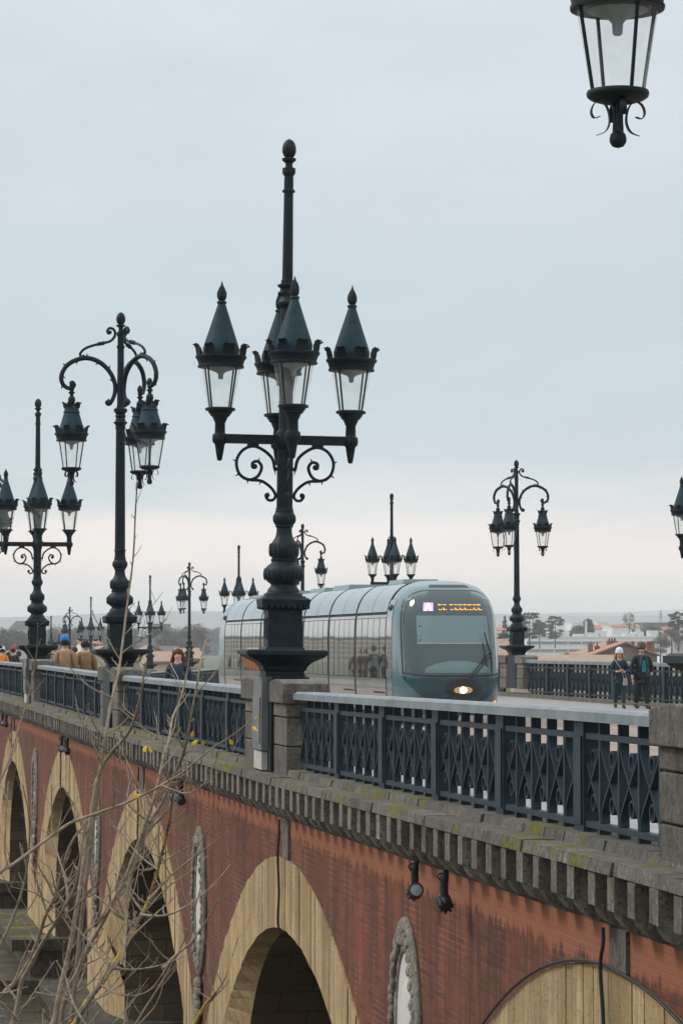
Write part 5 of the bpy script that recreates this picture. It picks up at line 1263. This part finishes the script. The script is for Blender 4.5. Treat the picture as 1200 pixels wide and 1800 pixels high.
for px, Y, wpx, pe, pr, lb, rm in ((1052, 1400, 24, 1105, 1100, 'red roofed house right of the cypress', 'roof_tile_red'), (1090, 1248, 30, 1101.5, 1099, 'red roof on top of the white tower', 'roof_tile_red'), (1122, 1500, 16, 1112, 1107, 'red roofed house below the bare tree on the right', 'roof_tile_red'), (1152, 1300, 22, 1122, 1115, 'white house with red roof on the green slope', 'roof_tile_red'), (965, 1500, 14, 1104, 1099, 'red roofed house behind the dark firs', 'roof_tile_red'), (1175, 1400, 20, 1108, 1103, 'white house with red roof at the right edge', 'roof_tile_red'), (880, 1500, 16, 1108, 1103, 'red roofed house between tram and crook lamp', 'roof_tile_red')):
    s_ = 5000 / (Y * 1.02); house(px, 0, Y, wpx / s_, 8, zpx(px, pe, Y), zpx(px, pr, Y + 4), -8, lb, wall='white_wall', roof=rm, wins=(1, 2))
hr = random.Random(12)
for k in range(22):
    px = hr.uniform(870, 1200); Y = hr.uniform(1250, 2100); top = hr.uniform(1097, 1116); s_ = 5000 / (Y * 1.02)
    house(px, 0, Y, hr.uniform(9, 22) / s_, 8, zpx(px, top + 4, Y), zpx(px, top, Y + 4), -8, 'small pale house with tiled roof among the trees of the far hillside', wall=hr.choice(('white_wall', 'white_wall', 'cream_wall')), roof=hr.choice(('roof_tile_red', 'roof_tile', 'roof_tile_brown')), wins=(1, 2))
# left of the tram
for k, (px, Y, wpx, pe, pr, lb, gf, wl, rm) in enumerate([(240, 318, 44, 1160, 1146, 'tan tiled house behind the big crook lamp', False, 'cream_wall', 'roof_tile'), (282, 306, 46, 1163, 1148, 'low tan tiled roof left of the woman with auburn hair', False, 'facade_stone', 'roof_tile_brown'), (268, 335, 40, 1148, 1137, 'tiled house with chimneys right of the big crook lamp', True, 'cream_wall', 'roof_tile'), (335, 312, 40, 1158, 1142, 'tan tiled house between the woman and the tram', False, 'cream_wall', 'roof_tile_brown'), (302, 345, 30, 1146, 1138, 'flat grey topped house above the woman with auburn hair', False, 'stone_wall_far', 'slate'), (183, 330, 40, 1150, 1138, 'tiled house behind the man in the ochre jacket', True, 'facade_stone', 'roof_tile'), (160, 380, 34, 1132, 1128, 'white house behind the distant four-lantern lamp', False, 'white_wall', 'roof_tile')]):
    s_ = 5000 / (Y * 1.02); house(px, 0, Y, wpx / s_, 7, zpx(px, pe, Y), zpx(px, pr, Y + 3), B0, lb, wall=wl, roof=rm, gable_front=gf, wins=(1, 3), chim=0)
t, hh, W = flat_block(15, 76, 1109, 1500, 16, -8, 'pale mansion with a slate mansard roof on the left horizon', 2, 7, name='mansion', wall='cream_wall', wm='far_window', strip=False)
m = MB(); a, b_ = 2.5, 4.5; m.add([(-.4, -.4, hh), (W + .4, -.4, hh), (W + .4, 16.4, hh), (-.4, 16.4, hh), (b_, 4, hh + 5.2), (W - b_, 4, hh + 5.2), (W - b_, 12, hh + 5.2), (b_, 12, hh + 5.2)], [(0, 1, 5, 4), (1, 2, 6, 5), (2, 3, 7, 6), (3, 0, 4, 7), (4, 5, 6, 7)]); m.build('mansard_roof', 'slate', t)
flat_block(268, 300, 1098, 1800, 18, -8, 'grey slab block above the woods left of the tram', 2, 5, wall='slate')
# pylon on the ridge
c = on_y(1161, 1098, 1600); t = empty('pylon', (c.x, 1600, c.z)); tag(t, 'lattice radio mast on the skyline near the right edge', 'mast')
hm_ = zpx(1161, 1074, 1600) - c.z
for s in (-1, 1): MB().tube([(s * 1.3, 0, -4), (s * .2, 0, hm_)], .14, 6).build('mast_leg', 'slate', t)
for k in range(6): z = hm_ * (k + .5) / 6; q = 1.3 - 1.1 * (z / hm_); MB().tube([(-q, 0, z), (q, 0, z + hm_ / 7)], .09, 5).build('brace', 'slate', t)
for z in (.55, .75): MB().tube([(-2.4 * (1.2 - z), 0, hm_ * z), (2.4 * (1.2 - z), 0, hm_ * z)], .12, 5).build('cross_arm', 'slate', t)

# trees of the far bank: crowns of many small leaf clumps with gaps
def far_tree(px, pyt, pyb, Y, wpx, kind, label, n=900):
    s_ = 5000 / (Y * 1.02); c = on_y(px, pyb, Y); h_ = (pyb - pyt) / s_; w_ = wpx / s_ / 2; rr = random.Random(int(px * 7 + Y))
    t = empty('tree', (c.x, Y, c.z - 1)); tag(t, label, 'tree', 'trees beyond the river')
    h_ += 1
    MB().tube([(0, 0, -3), (.1, 0, h_ * .4), (0, .1, h_ * .92)], [w_ * .09, w_ * .06, .05], 7).build('trunk', 'far_bark', t)
    m = MB(); cl = []
    for k in range(46 if kind != 'cone' else 60):
        u = rr.random()
        if kind == 'cone': z = .12 + .86 * u; r = (1 - z) * 1.05 * (.6 + .4 * rr.random()) ; 
        elif kind == 'cedar': z = .1 + .88 * u; r = (.55 + .45 * rr.random()) * (1.0 - .75 * abs(z - .6) ** 1.2)
        else: z = .25 + .7 * u; r = math.sqrt(max(0, 1 - ((z - .58) / .45) ** 2)) * rr.random() ** .5
        a = rr.uniform(0, 6.28); cl.append((r * w_ * math.cos(a), r * w_ * math.sin(a), z * h_, w_ * rr.uniform(.16, .32)))
    for k in range(n):
        x, y, z, q = rr.choice(cl); fl = .45 if kind == 'cedar' else .8
        p = Vector((x + rr.gauss(0, q * .6), y + rr.gauss(0, q * .6), z + rr.gauss(0, q * .5 * fl))); sz = w_ * (.035 if kind == 'bare' else .06) * rr.uniform(.6, 1.4)
        d1 = Vector((rr.uniform(-1, 1), rr.uniform(-1, 1), rr.uniform(-.6, .6))).normalized() * sz * (3.2 if kind == 'bare' else 1); d2 = d1.orthogonal().normalized() * sz * (.28 if kind == 'bare' else 1)
        m.add([p - d1 - d2, p + d1 - d2, p + d1 * .8 + d2, p - d1 * .7 + d2], [(0, 1, 2, 3)])
    m.build('crown', {'cone': 'pine_leaf', 'cedar': 'pine_leaf', 'round': 'oak_leaf', 'bare': 'bare_twig'}[kind], t)
for a in [(930, 1077, 1122, 1000, 36, 'cedar', 'dark cedar right behind the crook lamp'), (948, 1092, 1122, 1050, 26, 'round', 'round dark tree right of the cedar'), (975, 1082, 1122, 1100, 28, 'cedar', 'dark cedar above the left of the white building'), (1034, 1088, 1124, 1180, 34, 'cone', 'broad dark cypress above the white building'),
          (1016, 1100, 1126, 1190, 30, 'round', 'round dark tree left of the cypress'), (1106, 1077, 1118, 1300, 26, 'bare', 'tall bare tree beside the white tower'), (1146, 1100, 1118, 1250, 34, 'round', 'dark round tree on the slope at the right'), (1192, 1074, 1125, 900, 36, 'cedar', 'tall dark pine at the right picture edge'), (1180, 1105, 1150, 850, 46, 'bare', 'bare greyish tree below the pine at the right edge'),
          (1160, 1118, 1150, 820, 36, 'bare', 'bare greyish tree right of the dark gable'), (887, 1082, 1118, 1000, 14, 'cone', 'narrow dark conifer just right of the tram'), (884, 1112, 1140, 700, 26, 'round', 'bushy tree below the narrow conifer'), (22, 1114, 1140, 1100, 66, 'round', 'dark green tree in front of the mansion'), (0, 1118, 1142, 1000, 40, 'round', 'dark green tree at the left picture edge'),
          (330, 1098, 1150, 900, 60, 'bare', 'bare tree between crook lamp and tram'), (290, 1104, 1150, 880, 60, 'bare', 'bare tree above the woman with auburn hair'), (230, 1106, 1150, 900, 50, 'bare', 'bare tree behind the big crook lamp'), (356, 1104, 1155, 860, 36, 'bare', 'bare tree touching the tram rear'), (112, 1106, 1140, 1200, 70, 'bare', 'bare tree above the blue cap'), (170, 1104, 1140, 1200, 66, 'bare', 'bare tree above the ochre jacket')]:
    far_tree(*a, n=3200 if a[5] != 'bare' else 2600)
# woods as one mass each, and hills on the horizon
def wood_band(Y, x0, x1, top, base, seed, n, sz):
    m = MB(); rr = random.Random(seed)
    for k in range(n):
        x = rr.uniform(x0, x1); q = sz * rr.uniform(.7, 1.5); zt = top(x) * rr.uniform(.65, 1.0); y = Y + rr.uniform(-40, 40)
        z = base + (zt - base) * rr.random() ** .6
        for j in range(3):
            p = Vector((x + rr.gauss(0, q), y + rr.gauss(0, q), z + rr.gauss(0, q * .6))); d1 = Vector((rr.uniform(-1, 1), rr.uniform(-1, 1), rr.uniform(-1, 1))).normalized() * q; d2 = d1.orthogonal().normalized() * q * .8
            m.add([p - d1, p + d2, p + d1, p - d2], [(0, 1, 2, 3)])
    o = m.build('woodland', 'far_wood'); o['kind'] = 'stuff'; return o
wx = lambda px, Y: on_y(px, 1130, Y).x
w1 = wood_band(2200, wx(-150, 2200), wx(420, 2200), lambda x: 10 + 4 * math.sin(x * .021) + 2 * math.sin(x * .07), -9, 3, 2600, 2.4); tag(w1, 'bluish grey woods along the horizon left of the tram', 'woods')
w2 = wood_band(2400, wx(840, 2400), wx(1320, 2400), lambda x: 12 + 6 * math.sin(x * .017 + 1) + 2 * math.sin(x * .06), -9, 5, 2400, 2.4); tag(w2, 'bluish grey woods along the horizon right of the tram', 'woods')
def hills(Y, amp, seed, mat):
    rr = random.Random(seed); ph = [rr.uniform(0, 6) for _ in range(6)]; xs = [-7000 + 80 * i for i in range(220)]; ds = [-700, -350, 0, 400, 900]; m = MB(); vs = []
    for d in ds:
        for x in xs:
            hgt = amp * (.72 + .16 * math.sin(x / 900 + ph[0]) + .08 * math.sin(x / 330 + ph[1]) + .04 * math.sin(x / 120 + ph[2])) * max(0, 1 - (abs(d) / 1000) ** 1.5) - 12
            vs.append((x, Y + d + 60 * math.sin(x / 700 + ph[3]), hgt))
    n = len(xs); m.add(vs, [(j * n + i, j * n + i + 1, (j + 1) * n + i + 1, (j + 1) * n + i) for j in range(len(ds) - 1) for i in range(n - 1)]); return struct(m.build('hills', mat, smooth=True))
hills(7000, 104, 2, 'hill_wood'); hills(10300, 150, 5, 'hill_wood')
# stone-fronted houses of the left quay, out of frame but mirrored in the tram's windows
rr = random.Random(9); x = -222.0; k = 0
while x < -92:
    W = rr.choice((8.5, 9.5, 10.5)); H_ = rr.uniform(15.5, 17); t = empty('quay_house', (x, 1000 + rr.uniform(-1, 1), -4.5)); tag(t, 'stone-fronted quay house mirrored in the tram windows', 'house', 'quay houses mirrored in the tram side')
    MB().box(0, W - .3, 0, 12, 0, H_ - 4).build('wall', 'quay_stone', t); rf = MB().box(.2, W - .5, .4, 11, H_ - 4, H_ - .5, top=(.7, 2.2)).build('roof', 'slate', t); MB().box(W * .7, W * .7 + 1.2, 4, 5.4, H_ - 3, H_ + 1.3).build('chimney', 'quay_stone', rf)
    for r_ in range(4):
        for c in range(3):
            xc = (W - .3) * (c + .5) / 3; z = 1.7 + 2.75 * r_
            if z + 1 < H_ - 4: MB().box(xc - .62, xc + .62, -.1, .0, z - .95, z + .95).build('window', 'far_window', t)
    x += W; k += 1

# ================================================================ haze
m = MB(); m.box(-11500, 11500, -420, 12500, -20, 150)
hz = m.build('haze', 'iron'); hz.data.materials.clear(); hz['kind'] = 'stuff'
hm = bpy.data.materials.new('haze_air'); hm.use_nodes = True; n_ = hm.node_tree; n_.nodes.clear()
ho = n_.nodes.new('ShaderNodeOutputMaterial'); pv = n_.nodes.new('ShaderNodeVolumePrincipled'); pv.inputs['Color'].default_value = (.95, .975, 1, 1); pv.inputs['Density'].default_value = .00017; pv.inputs['Anisotropy'].default_value = .25
n_.links.new(pv.outputs[0], ho.inputs['Volume']); hz.data.materials.append(hm)
tag(hz, 'thin pale haze over the whole river valley', 'haze')
